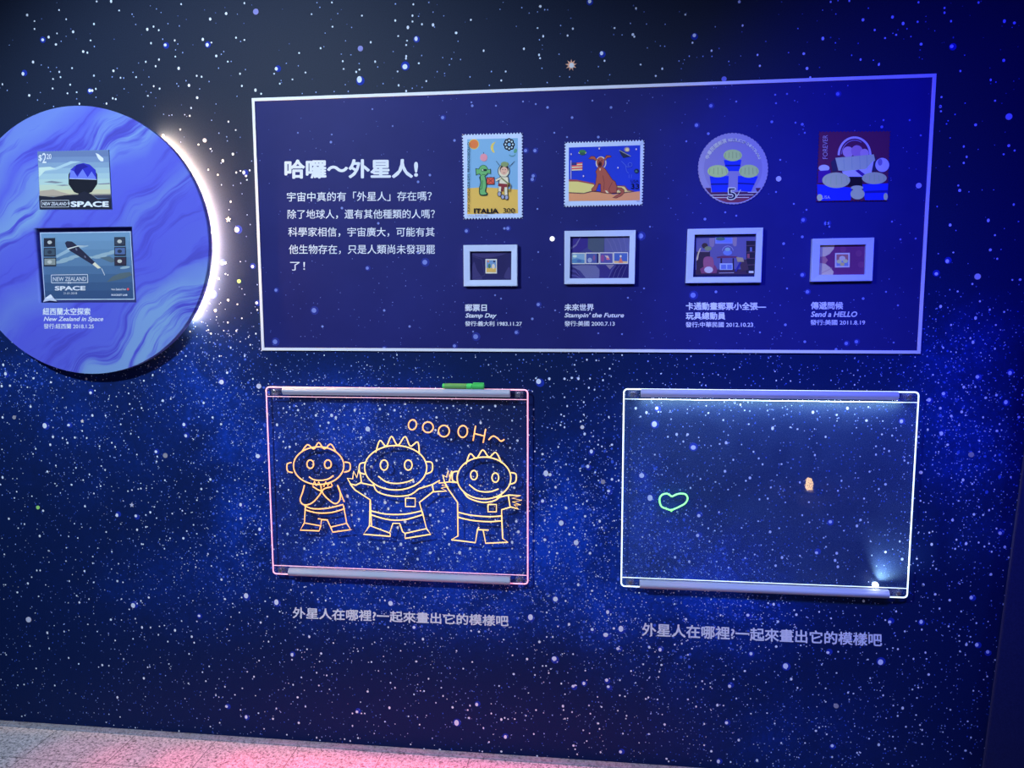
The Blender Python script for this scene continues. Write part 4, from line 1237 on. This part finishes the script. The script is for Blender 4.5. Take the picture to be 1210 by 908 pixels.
for k, (xa, xb) in enumerate(((178, 372), (376, 568), (572, 762), (766, 968))):
    p = Print(660, 265, 11.79, PANEL + 0.0052, (168, 186, 252))
    yt, yb = 402 - k * 3, 556 - k * 1
    p.rect((200, 208, 250), xa, yt - 2, xb, yb)
    c1 = ((110, 150, 225), (64, 80, 180), (72, 76, 180), (62, 92, 200))[k]
    xa, xb, yt, yb = xa + 9, xb - 9, yt + 10, yb - 12
    p.rect(c1, xa, yt, xb, yb)
    w_ = xb - xa
    if k == 0:
        p.poly((70, 120, 205), (xa, yb), (xa, yb - 50), (xa + w_ * .4, yb - 70), (xb, yb - 40), (xb, yb))
        p.ell((170, 200, 235), xa + 40, yt + 35, 30, 18)
        p.ell((60, 90, 190), xa + 100, yb - 30, 34, 16)
    elif k == 1:
        p.rect((34, 36, 110), xb - 26, yt, xb, yb)
        p.ell((130, 150, 225), xa + 50, yb - 40, 30, 34)
        p.ell((110, 80, 160), xa + 110, yt + 60, 16, 40)
    elif k == 2:
        p.ell((120, 70, 160), xa + 30, yt + 70, 26, 48)
        p.poly((215, 190, 215), (xa + 60, yt + 30), (xa + 110, yt + 36), (xa + 135, yt + 90), (xa + 95, yt + 70))
        p.ell((200, 110, 150), xa + 105, yt + 78, 22, 14)
    else:
        p.poly((205, 180, 150), (xa, yb), (xa, yb - 28), (xb, yb - 22), (xb, yb))
        p.poly((196, 120, 120), (xa + 60, yb), (xa + 90, yt + 50), (xa + 125, yb))
        p.ell((220, 225, 245), xa + 90, yt + 44, 14, 16)
    p.done('stamp', t)

# third frame: miniature sheet of a furnished room
t, p, fi = picture_frame((800, 262, 10.52), ((137, 92), (1072, 74), (1046, 756), (110, 764)), ((220, 160), (990, 150), (970, 684), (200, 690)),
                         'white frame with a stamp sheet of a furnished room with table and window', (168, 178, 252))
backing(p, fi, (24, 26, 86))
p.done('mount', t)
p = Print(800, 262, 10.52, PANEL + 0.0052, (168, 178, 252))
p.poly((84, 84, 158), (232, 205), (980, 190), (968, 655), (226, 658))
p.poly((60, 44, 84), (226, 600), (970, 590), (968, 655), (226, 658))
p.rect((112, 128, 214), 475, 198, 690, 275)
p.rect((92, 112, 232), 490, 200, 680, 262)
p.poly((126, 116, 160), (690, 196), (745, 194), (740, 300), (715, 310), (694, 290))
p.poly((120, 110, 160), (400, 205), (470, 202), (462, 300), (440, 320), (405, 300))
p.ell((70, 100, 110), 540, 215, 58, 22)
p.rect((50, 40, 72), 240, 372, 410, 650)
p.rect((110, 100, 150), 250, 366, 400, 378)
p.ell((56, 46, 60), 345, 300, 38, 34)
p.ell((110, 126, 110), 385, 335, 44, 28)
p.poly((214, 196, 184), (300, 330), (272, 400), (260, 470), (240, 490), (240, 455), (262, 380), (285, 330))
p.poly((90, 50, 98), (490, 440), (560, 425), (750, 432), (750, 450), (500, 455))
p.rect((40, 34, 66), 540, 456, 560, 600)
p.rect((40, 34, 66), 690, 456, 708, 600)
p.ell((96, 120, 215), 628, 385, 56, 34)
p.ell((120, 160, 190), 628, 345, 34, 22)
p.ring((150, 160, 220), 5, 630, 362, 66, 58, 20, 180, 360)
p.poly((112, 62, 112), (285, 590), (330, 560), (470, 540), (500, 590), (490, 640), (300, 645))
p.poly((130, 78, 128), (335, 450), (440, 450), (450, 580), (340, 580), smooth=True)
p.ell((170, 170, 214), 392, 600, 54, 40)
p.rect((150, 170, 235), 530, 520, 690, 600)
p.rect((90, 110, 210), 545, 535, 610, 590)
p.rect((90, 110, 210), 622, 535, 680, 590)
p.rect((36, 34, 62), 860, 240, 972, 640)
for y in (300, 380, 460, 540):
    p.line((84, 66, 100), 8, (862, 262 + y - 262), (970, 258 + y - 262))
p.rect((130, 70, 100), 870, 400, 900, 452)
p.rect((90, 100, 180), 905, 320, 930, 372)
p.poly((64, 50, 80), (770, 480), (860, 470), (890, 600), (800, 620))
p.poly((150, 140, 130), (735, 440), (820, 450), (830, 500), (750, 500))
p.line((44, 44, 150), 22, (790, 505), (725, 620))
p.rect((216, 220, 252), 890, 614, 950, 640)
p.line((150, 150, 210), 8, (520, 640), (705, 636))
p.done('stamp_sheet', t)['label'] = 'dark stamp sheet showing a room'

# fourth frame: one small stamp on maroon card
t, p, fi = picture_frame((790, 260, 3.781), ((645, 84), (920, 79), (911, 272), (637, 276)), ((678, 112), (884, 109), (880, 244), (673, 246)),
                         'white frame with a tiny stamp on maroon card with cream discs, rightmost', (165, 172, 255))
backing(p, fi, (98, 46, 118))
xs = [q_ for q_ in ((678, 112), (742, 111), (738, 130), (720, 152), (700, 163), (676, 165))]
p.poly((208, 186, 196), *xs)
p.poly((208, 186, 196), (675, 192), (700, 196), (722, 212), (738, 232), (734, 245), (673, 246))
p.poly((150, 104, 140), (676, 165), (700, 163), (712, 180), (700, 196), (675, 192))
p.line((170, 140, 160), 3, (680, 240), (730, 215))
for x, y in ((850, 150), (860, 200), (780, 130)):
    p.ell((110, 56, 124), x, y, 14, 14)
p.done('mount', t)
p = Print(790, 260, 3.781, PANEL + 0.0052, (165, 172, 255))
p.poly((196, 190, 232), (744, 148), (810, 147), (809, 212), (743, 213))
p.rect((150, 100, 120), 750, 154, 803, 180)
p.rect((110, 130, 200), 750, 180, 803, 206)
for x, y, r, c_ in ((776, 172, 14, (200, 190, 210)), (762, 186, 11, (186, 190, 160)), (790, 184, 11, (186, 190, 160)), (776, 198, 10, (196, 180, 140))):
    p.ell(c_, x, y, r, r * .8)
p.done('stamp', t)['label'] = 'tiny multicoloured stamp'


# ------------------------------------------------------------------ acrylic drawing boards
def acrylic(name, haze, tint, smudge=0.0):
    m, nt, b = node_mat(name)
    nt.nodes.remove(b)
    tr, gl, df = nt.nodes.new('ShaderNodeBsdfTransparent'), nt.nodes.new('ShaderNodeBsdfGlossy'), nt.nodes.new('ShaderNodeBsdfDiffuse')
    gl.inputs['Roughness'].default_value = 0.012
    df.inputs['Color'].default_value = (*tint, 1)
    fr = nt.nodes.new('ShaderNodeFresnel')
    fr.inputs[0].default_value = 1.45
    m1, m2 = nt.nodes.new('ShaderNodeMixShader'), nt.nodes.new('ShaderNodeMixShader')
    vec = coords(nt)
    n_ = noise(nt, vec, 7.0, 5, 0.65, 1.0)
    h = ramp(nt, [(0.3, (haze * (1 - smudge),) * 3), (0.75, (haze * (1 + smudge),) * 3)], n_)
    nt.links.new(h, m1.inputs[0])
    nt.links.new(tr.outputs[0], m1.inputs[1])
    nt.links.new(df.outputs[0], m1.inputs[2])
    geo = nt.nodes.new('ShaderNodeNewGeometry')
    front = mth(nt, 'SUBTRACT', 1.0, geo.outputs['Backfacing'])
    nt.links.new(mth(nt, 'MULTIPLY', fr.outputs[0], front), m2.inputs[0])
    nt.links.new(m1.outputs[0], m2.inputs[1])
    nt.links.new(gl.outputs[0], m2.inputs[2])
    nt.links.new(m2.outputs[0], nt.nodes['Material Output'].inputs[0])
    return m


alu = mat('brushed_aluminium', (0.46, 0.50, 0.58), 0.55, 0.0, spec=0.3)
steel = mat('steel_screw', (0.6, 0.6, 0.62), 0.25, 0.9)
clear_block = acrylic('clear_block', 0.10, (0.7, 0.75, 0.9))
YF, YB = 0.0264, 0.0204                 # front and back of the acrylic sheets


def drawing_board(x0, x1, z0, z1, rails, glow, strength, sheet_mat, label):
    t = empty('drawing_board', ((x0 + x1) / 2, 0, z0), label, 'drawing board', 'acrylic drawing boards on the star wall')
    bm = bmesh.new()
    box(bm, x0, x1, -YF, -YB, z0, z1)
    obj('acrylic_sheet', bm, sheet_mat, t)['label'] = 'clear acrylic sheet'
    gm = mat('glow_' + glow[0], (1, 1, 1), emit=glow[1], strength=strength)
    gl2 = mat('groove_' + glow[0], (1, 1, 1), emit=glow[1], strength=strength * 0.75)
    e = 0.0021
    bm = bmesh.new()
    r = 0.010                                  # glowing rim with small rounded corners
    path = []
    for cxx, czz, a0 in ((x1 - r, z1 - r, 0), (x0 + r, z1 - r, 90), (x0 + r, z0 + r, 180), (x1 - r, z0 + r, 270)):
        for k in range(5):
            a = math.radians(a0 + 22.5 * k)
            path.append((cxx + r * math.cos(a), -(YF + YB) / 2, czz + r * math.sin(a)))
    tube(bm, path, e, 8, True)
    obj('glowing_edge', bm, gm, t, True)['label'] = glow[0] + ' glowing edge'
    for zz in (z1 - 0.0285, z0 + 0.0285):
        bm = bmesh.new()
        box(bm, x0 + 0.003, x1 - 0.003, -YF - 0.0012, -YF + 0.001, zz - 0.0008, zz + 0.0008)
        obj('light_strip', bm, gl2, t)
    for (ra, rb), zc, sgn in ((rails[0], z1, -1), (rails[1], z0, 1)):
        bm = bmesh.new()                       # half round profile rail clipped over the edge
        h = 0.0215
        prof = [(-YB + 0.004, 0.001), (-YF - 0.006, 0.001)] + [(-YF - 0.006 - 0.007 * math.sin(PI * k / 8), -0.001 + 0.002 - h * k / 8 * 0.97) for k in range(1, 8)] + [(-YF - 0.006, -h), (-YB + 0.004, -h)]
        rings = [[bm.verts.new((x, y, zc + (dz if sgn < 0 else -dz))) for y, dz in prof] for x in (ra, rb)]
        n_ = len(prof)
        for k in range(n_):
            bm.faces.new((rings[0][k], rings[0][(k + 1) % n_], rings[1][(k + 1) % n_], rings[1][k]))
        bm.faces.new(rings[0])
        bm.faces.new(rings[1][::-1])
        obj('rail', bm, alu, t)['label'] = 'silver rail along the %s edge' % ('top' if sgn < 0 else 'bottom')
    for sx in (x0 + 0.026, x1 - 0.026):
        for sz in (z0 + 0.013, z1 - 0.013):
            bm = bmesh.new()
            box(bm, sx - 0.012, sx + 0.012, -YB + 0.0002, -0.0006, sz - 0.011, sz + 0.011, 0.001)
            mt_ = obj('mount', bm, clear_block, t)
            bm = bmesh.new()
            cyl(bm, (sx, -YF, sz), (0, -1, 0), 0.0065, 0.004, 16, 0.001)
            cyl(bm, (sx, -YB, sz), (0, 1, 0), 0.0035, 0.018, 10)
            obj('screw', bm, steel, mt_)
    return t


D_ = DIST
b1 = (-.4042 * D_, -.0352 * D_, (-.3421 + .6047 + .046) * D_, (-.0707 + .6047 + .046) * D_)
b2 = (.0923 * D_, .4614 * D_, (-.3393 + .6047 + .046) * D_, (-.0679 + .6047 + .046) * D_)
# heights above the floor, measured with the sheets' own depth
z1a = (W(315, 457, YF)[1] + W(624, 462, YF)[1]) / 2
z0a = (W(623, 691, YF)[1] + W(321.5, 678.5, YF)[1]) / 2
x0a = (W(315, 457, YF)[0] + W(321.5, 678.5, YF)[0]) / 2
x1a = (W(624, 462, YF)[0] + W(623, 691, YF)[0]) / 2
z1b = (W(736.5, 460.5, YF)[1] + W(1085.5, 463.5, YF)[1]) / 2
z0b = (W(735, 692.5, YF)[1] + W(1073, 708, YF)[1]) / 2
x0b = (W(736.5, 460.5, YF)[0] + W(735, 692.5, YF)[0]) / 2
x1b = (W(1085.5, 463.5, YF)[0] + W(1073, 708, YF)[0]) / 2
yr = YF + 0.008
board1 = drawing_board(x0a, x1a, z0a, z1a, ((W(333.5, 460, yr)[0], W(602.5, 465, yr)[0]), (W(340.5, 675, yr)[0], W(602.5, 685, yr)[0])),
                       ('pink', (1.0, 0.20, 0.33)), 1.15, acrylic('clear_acrylic', 0.005, (0.6, 0.65, 0.9)),
                       'acrylic board with pink glowing edges and three orange drawn figures')
board2 = drawing_board(x0b, x1b, z0b, z1b, ((W(757.5, 464, yr)[0], W(1062, 467, yr)[0]), (W(756, 689, yr)[0], W(1051, 702, yr)[0])),
                       ('white', (0.74, 0.96, 1.0)), 1.35, acrylic('hazy_acrylic', 0.040, (0.30, 0.55, 0.9), 0.35),
                       'acrylic board with white glowing edges and a small green heart')
# white light leaking from the top strip and a bright diode at the bottom right of the second board
l = bpy.data.lights.new('top_strip_light', 'AREA')
lo = bpy.data.objects.new('top_strip_light', l)
COL.objects.link(lo)
l.shape, l.size, l.size_y, l.energy, l.color = 'RECTANGLE', x1b - x0b - 0.1, 0.006, 0.8, (0.75, 0.86, 1.0)
lo.location = ((x0b + x1b) / 2, -YF - 0.012, z1b - 0.026)
lo.rotation_euler = Vector((0, 0.16, -1)).to_track_quat('-Z', 'Y').to_euler()
dxp, dzp = W(1034.5, 691.5, YF + .004)
bm = bmesh.new()
bmesh.ops.create_uvsphere(bm, u_segments=16, v_segments=10, radius=0.0075, matrix=Matrix.Translation((dxp, -YF - 0.004, dzp)))
obj('diode', bm, mat('diode_white', (1, 1, 1), emit=(0.92, 0.97, 1.0), strength=14), board2, True)['label'] = 'bright white diode'
spot('glare_fan_light', (dxp + 0.002, -YF - 0.018, dzp + 0.004), (dxp + 0.075, -YF - 0.009, dzp + 0.125), 2.0, (0.80, 0.90, 1.0), 112, 0.8, 0.004)  # added spot that throws the fan of glare over the hazy sheet


def doodle(name, parent, crop, strokes, m, r=0.0020):
    """marker strokes on the front of a board: (closed, smooth, points)"""
    ox, oy, s = crop
    bm = bmesh.new()
    for closed, smooth, pts_ in strokes:
        path = smooth_path(pts_, closed, 5) if smooth else list(pts_)
        P3 = []
        for x, y in path:
            X, Z = W(ox + x / s, oy + y / s, YF + 0.001)
            P3.append((X, -YF - 0.0009, Z))
        tube(bm, P3, r, 6, closed)
    return obj(name, bm, m, parent, True)


def ov(x, y, rx, ry, n=14, rot=0):
    a = math.radians(rot)
    return (True, True, [(x + rx * math.cos(t_) * math.cos(a) - ry * math.sin(t_) * math.sin(a), y + rx * math.cos(t_) * math.sin(a) + ry * math.sin(t_) * math.cos(a)) for t_ in [2 * PI * k / n for k in range(n)]])


def ln(*pts_):
    return (False, False, pts_)


def cv(*pts_):
    return (False, True, pts_)


neon_orange = mat('neon_orange_ink', (0.9, 0.5, 0.2), emit=(1.0, 0.40, 0.12), strength=1.4)
neon_amber = mat('neon_amber_ink', (0.9, 0.6, 0.25), emit=(1.0, 0.60, 0.20), strength=1.2)
neon_green = mat('neon_green_ink', (0.3, 0.9, 0.4), emit=(0.24, 1.0, 0.18), strength=1.6)
cr = (320, 470, 4.033)
# three children drawn in outline, hands at the mouth, waving, waving
d1 = doodle('drawn_figure', board1, cr, [
    ov(228, 325, 120, 90), cv((98, 310), (78, 318), (80, 350), (104, 358)), cv((352, 308), (376, 314), (376, 346), (350, 356)),
    cv((150, 255), (175, 225), (205, 245), (228, 215), (255, 245), (285, 222), (310, 258)),
    ov(188, 318, 16, 20, 10), ov(272, 318, 16, 20, 10), cv((182, 378), (205, 392), (240, 395), (275, 388), (298, 372)),
    cv((160, 418), (152, 450), (140, 490), (160, 512), (200, 500), (240, 452), (225, 440), (200, 425)),
    cv((318, 418), (330, 450), (328, 490), (305, 506), (268, 480), (246, 452), (255, 435), (290, 425)),
    ln((200, 420), (208, 400), (218, 420), (228, 402), (240, 425), (240, 450)), ln((252, 425), (262, 402), (272, 420), (284, 404), (294, 422)),
    ln((318, 420), (350, 498)), cv((160, 515), (200, 530), (270, 528), (345, 510)), cv((162, 535), (220, 550), (290, 548), (352, 530)),
    ln((165, 515), (160, 598), (238, 612), (242, 580), (225, 578)), ln((268, 582), (285, 618), (362, 600), (346, 515)),
    ln((160, 598), (140, 632), (230, 636), (238, 612)), ln((285, 618), (295, 642), (380, 630), (362, 600)), ln((242, 582), (270, 584))], neon_orange)
d2 = doodle('drawn_figure', board1, cr, [
    ov(595, 335, 148, 106), cv((450, 310), (424, 318), (424, 356), (450, 366)), cv((742, 306), (768, 312), (768, 350), (742, 364)),
    cv((500, 262), (520, 205), (550, 232), (575, 185), (605, 228), (640, 186), (665, 232), (700, 212), (708, 268)),
    ov(540, 322, 18, 24, 10), ov(655, 322, 18, 24, 10), cv((512, 375), (550, 402), (600, 410), (650, 402), (680, 390)),
    cv((488, 412), (510, 450), (580, 470), (660, 465), (705, 435)),
    ln((488, 420), (432, 408)), ln((378, 412), (400, 440), (474, 488), (480, 612)),
    ln((432, 408), (428, 372), (418, 348), (410, 382), (395, 352), (390, 388), (365, 385), (380, 412), (405, 418), (430, 405)),
    ln((705, 435), (770, 415), (805, 395), (800, 408), (838, 404), (815, 418), (845, 425), (812, 432), (838, 446), (800, 448), (772, 450), (708, 500), (725, 560)),
    ln((770, 415), (775, 450)), cv((475, 540), (550, 556), (640, 556), (722, 540)), cv((480, 560), (560, 582), (640, 582), (725, 558)),
    ln((642, 480), (688, 480), (688, 520), (642, 520), (642, 480)),
    ln((474, 488), (470, 610), (566, 646), (582, 600), (614, 600), (628, 640), (640, 648), (742, 625), (722, 545)),
    ln((470, 612), (442, 652), (570, 662), (568, 646)), ln((640, 648), (640, 672), (762, 652), (742, 625))], neon_amber)
d3 = doodle('drawn_figure', board1, cr, [
    ov(1016, 384, 128, 100), cv((890, 352), (868, 358), (866, 394), (888, 406)), cv((1144, 358), (1168, 366), (1166, 402), (1140, 414)),
    cv((930, 318), (950, 268), (980, 290), (1010, 250), (1040, 284), (1072, 262), (1100, 312)),
    ov(968, 370, 16, 22, 10), ov(1070, 382, 16, 22, 10), cv((945, 415), (985, 444), (1040, 450), (1085, 436)),
    cv((920, 452), (945, 480), (1010, 500), (1070, 490), (1100, 462)),
    ln((830, 408), (848, 440), (890, 500), (892, 660)), ln((885, 405), (850, 402)),
    ln((850, 402), (862, 350), (850, 378), (845, 348), (838, 380), (820, 370), (828, 405), (850, 402)),
    ln((1075, 478), (1135, 465), (1190, 468), (1150, 480), (1195, 490), (1152, 498), (1190, 512), (1160, 512), (1180, 532), (1145, 522), (1100, 535), (1100, 560)),
    ln((1132, 466), (1140, 520)), cv((895, 548), (960, 562), (1040, 568), (1100, 565)), cv((895, 572), (960, 586), (1040, 592), (1098, 588)),
    ln((892, 660), (860, 678), (975, 692), (985, 630), (992, 618)), ln((985, 630), (1038, 632), (1012, 632), (1024, 695), (1130, 690), (1105, 672), (1100, 560)),
    ln((1035, 510), (1075, 510), (1075, 545), (1035, 545), (1035, 510))], neon_amber)
for strokes in ([ov(675, 130, 19, 24, 10, 10)], [ov(749, 142, 25, 25, 10)], [ov(825, 160, 26, 27, 10)], [ov(915, 162, 22, 28, 10, 5)],
                [ln((976, 135), (964, 206)), ln((1024, 150), (1012, 216)), ln((970, 172), (1020, 184))],
                [cv((1038, 202), (1058, 184), (1078, 192), (1096, 208), (1113, 200))]):
    doodle('drawn_letter', board1, cr, strokes, neon_orange)
for o2, lb in ((d1, 'drawn figure with hands at its mouth'), (d2, 'largest drawn figure with both arms raised'), (d3, 'drawn figure waving at the right')):
    o2['label'] = lb
doodle('drawn_heart', board2, (740, 470, 3.559), [
    (True, True, [(191, 416), (172, 405), (150, 410), (140, 430), (148, 458), (172, 469), (188, 474), (200, 470), (222, 460), (248, 445), (258, 424), (248, 407), (222, 405), (202, 412)]),
    ln((189, 470), (190, 480))], neon_green, 0.0024)['label'] = 'neon green drawn heart'

# ------------------------------------------------------------------ green marker lying on the rail of the first board
rt = z1a + 0.001
mx0, mx1 = W(522.5, 457, yr)[0], W(572, 457, yr)[0]
mz = (rt + 0.0085)
my = -YF - 0.001
L = mx1 - mx0
pen = empty('marker_pen', ((mx0 + mx1) / 2, my, rt), 'green marker pen lying on the top rail of the pink-edged board', 'marker')
pg = mat('green_barrel', (0.16, 0.42, 0.10), 0.35)
pb = mat('bright_green', (0.10, 0.78, 0.16), 0.3)
bm = bmesh.new()
cyl(bm, (mx0 + L * .05, my, mz), (1, 0, 0), 0.0082, L * .53, 20, 0.0015)
obj('barrel', bm, pg, pen, False)
bm = bmesh.new()
cyl(bm, (mx0, my, mz), (1, 0, 0), 0.0076, L * .05, 20, 0.001)
obj('end_plug', bm, pb, pen)
bm = bmesh.new()
cyl(bm, (mx0 + L * .58, my, mz), (1, 0, 0), 0.0084, L * .12, 20, 0.001)
obj('collar', bm, pb, pen)
bm = bmesh.new()
cyl(bm, (mx0 + L * .70, my, mz), (1, 0, 0), 0.0086, L * .30, 20, 0.003)
cap = obj('cap', bm, mat('green_cap', (0.08, 0.60, 0.12), 0.25), pen)
bm = bmesh.new()
box(bm, mx0 + L * .73, mx0 + L * .99, my - 0.003, my + 0.003, mz + 0.0088, mz + 0.0112, 0.0008)
box(bm, mx0 + L * .95, mx0 + L * .99, my - 0.003, my + 0.003, mz + 0.006, mz + 0.0095)
obj('clip', bm, pb, cap)

# ------------------------------------------------------------------ lettering stuck on the wall below the boards
for (ox, oy, s, xa, xb, ya, yb, dy, label) in (
        (300, 440, 2.838, 130, 854, 788, 826, 28, 'white Chinese lettering on the star wall under the pink-edged board'),
        (720, 440, 2.671, 103, 861, 791, 833, 34, 'white Chinese lettering on the star wall under the white-edged board')):
    c0 = W(ox + (xa + xb) / 2 / s, oy + (yb + dy / 2) / s)
    t = empty('wall_lettering', (c0[0], 0, c0[1]), label, 'lettering', 'white lettering under the boards')
    pr_ = Print(ox, oy, s, 0.0012)
    pr_.text(white_vinyl, '外星人在哪裡?一起來畫出它的模樣吧', xa, xb, ya, yb, 0.022, dy=dy)
    pr_.done('characters', t)

# ------------------------------------------------------------------ small glow stickers on the wall
GROUP = 'small stickers on the star wall'


def sticker(px, py, r, m, label, off=0.0006, star=0, th=0.0014):
    X, Z = W(px, py, off)
    n = star * 2 if star else 18
    out = []
    for k in range(n):
        rr = r * (0.48 if star and k % 2 else 1.0)
        out.append((X + rr * math.sin(2 * PI * k / n), Z + rr * math.cos(2 * PI * k / n)))
    o = slab('star_sticker' if star else 'round_sticker', out, -off, -off - th, m)
    o.location = (X, -off, Z - r)
    for v in o.data.vertices:
        v.co -= o.location
    tag(o, label, 'sticker', GROUP)


cream = mat('cream_sticker', (0.80, 0.78, 0.72), 0.5)
pale = mat('pale_sticker', (0.62, 0.64, 0.78), 0.5)
grey = mat('grey_sticker', (0.36, 0.34, 0.38), 0.5)
vio = mat('violet_sticker', (0.20, 0.20, 0.55), 0.5)
grn = mat('lime_sticker', (0.40, 0.85, 0.20), 0.5)
orr = mat('orange_sticker', (0.90, 0.46, 0.26), 0.5)
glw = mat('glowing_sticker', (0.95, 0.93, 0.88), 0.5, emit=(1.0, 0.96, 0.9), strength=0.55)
oP = PANEL + 0.0006
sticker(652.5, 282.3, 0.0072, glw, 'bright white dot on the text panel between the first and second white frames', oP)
sticker(920, 211.5, 0.0072, pale, 'pale dot on the text panel right of the round stamp', oP)
sticker(1085.5, 219.5, 0.0072, pale, 'pale dot on the text panel near its right border', oP)
sticker(675, 77, 0.0165, orr, 'orange spiky star sticker above the text panel', star=9)
sticker(675.5, 77.5, 0.007, cream, 'cream centre dot stuck on the orange spiky star', 0.0022)
sticker(302.5, 14, 0.0085, vio, 'violet dot at the top of the wall, above the panel corner')
sticker(426, 57.5, 0.0078, vio, 'violet dot above the heading of the text panel')
sticker(855.5, 93.5, 0.0068, vio, 'violet dot just above the panel border over the round stamp')
sticker(242, 166, 0.0058, pale, 'pale dot right of the upper planet rim')
sticker(270, 259.5, 0.0085, cream, 'cream star sticker right of the planet glow', star=5)
sticker(282.5, 332.5, 0.0058, grn, 'lime green dot between the planet and the text panel')
sticker(306, 456.5, 0.0078, pale, 'pale dot left of the top corner of the pink-edged board')
sticker(17, 493.5, 0.0062, grey, 'grey dot at the far left below the planet')
sticker(97.5, 498, 0.0066, cream, 'small cream star sticker below the planet', star=5)
sticker(195.5, 538.5, 0.0080, grey, 'grey dot midway between planet and pink-edged board')
sticker(156, 597, 0.0078, pale, 'pale star sticker on the lower left of the wall', star=5)
sticker(45, 600, 0.0062, grn, 'lime green dot low at the far left')
sticker(34, 732.5, 0.0095, pale, 'large pale dot at the lower left above the floor')
sticker(688, 505, 0.0058, cream, 'cream dot between the two boards, upper')
sticker(712.5, 569.5, 0.0068, grey, 'grey dot between the two boards, lower')
sticker(988, 834.5, 0.0072, grey, 'grey dot low on the wall under the white-edged board')
sticker(1192, 138, 0.0085, cream, 'cream dot at the upper right of the wall')
sticker(1155, 327, 0.0082, cream, 'cream dot right of the lower text panel')
sticker(1147.5, 537.5, 0.0074, grey, 'grey dot right of the white-edged board')
sticker(1088, 558.5, 0.0048, cream, 'tiny cream dot beside the right edge of the white-edged board')


# ------------------------------------------------------------------ small amber lamp on a stand across the room (mirrored in the hazy board)
d = RGT * ((956 - 605) / FPX) + UPV * ((454 - 575) / FPX) + FWD
t_ = (-YF - CAM.y) / d.y
hit = CAM + d * t_
ref = Vector((d.x, -d.y, d.z))
lp = hit + ref * ((-3.6 + YF) / ref.y)
lamp = empty('standing_lamp', (lp.x, lp.y, 0), 'small standing lamp with a warm amber bulb across from the wall', 'lamp')
brass = mat('lamp_metal', (0.10, 0.09, 0.08), 0.4, 0.8)
bm = bmesh.new()
cyl(bm, (lp.x, lp.y, 0), (0, 0, 1), 0.11, 0.018, 32, 0.004)
obj('base', bm, brass, lamp)
bm = bmesh.new()
cyl(bm, (lp.x, lp.y, 0.018), (0, 0, 1), 0.011, lp.z - 0.018 - 0.070, 16)
obj('pole', bm, brass, lamp)
bm = bmesh.new()
cyl(bm, (lp.x, lp.y, lp.z - 0.072), (0, 0, 1), 0.020, 0.022, 20, 0.003)
obj('socket', bm, brass, lamp)
bm = bmesh.new()
bmesh.ops.create_uvsphere(bm, u_segments=20, v_segments=14, radius=1, matrix=Matrix.Translation((lp.x, lp.y, lp.z + 0.006)) @ Matrix.Diagonal((0.030, 0.030, 0.062, 1)))
obj('bulb', bm, mat('amber_bulb', (1, 0.8, 0.5), emit=(1.0, 0.62, 0.25), strength=34), lamp, True)
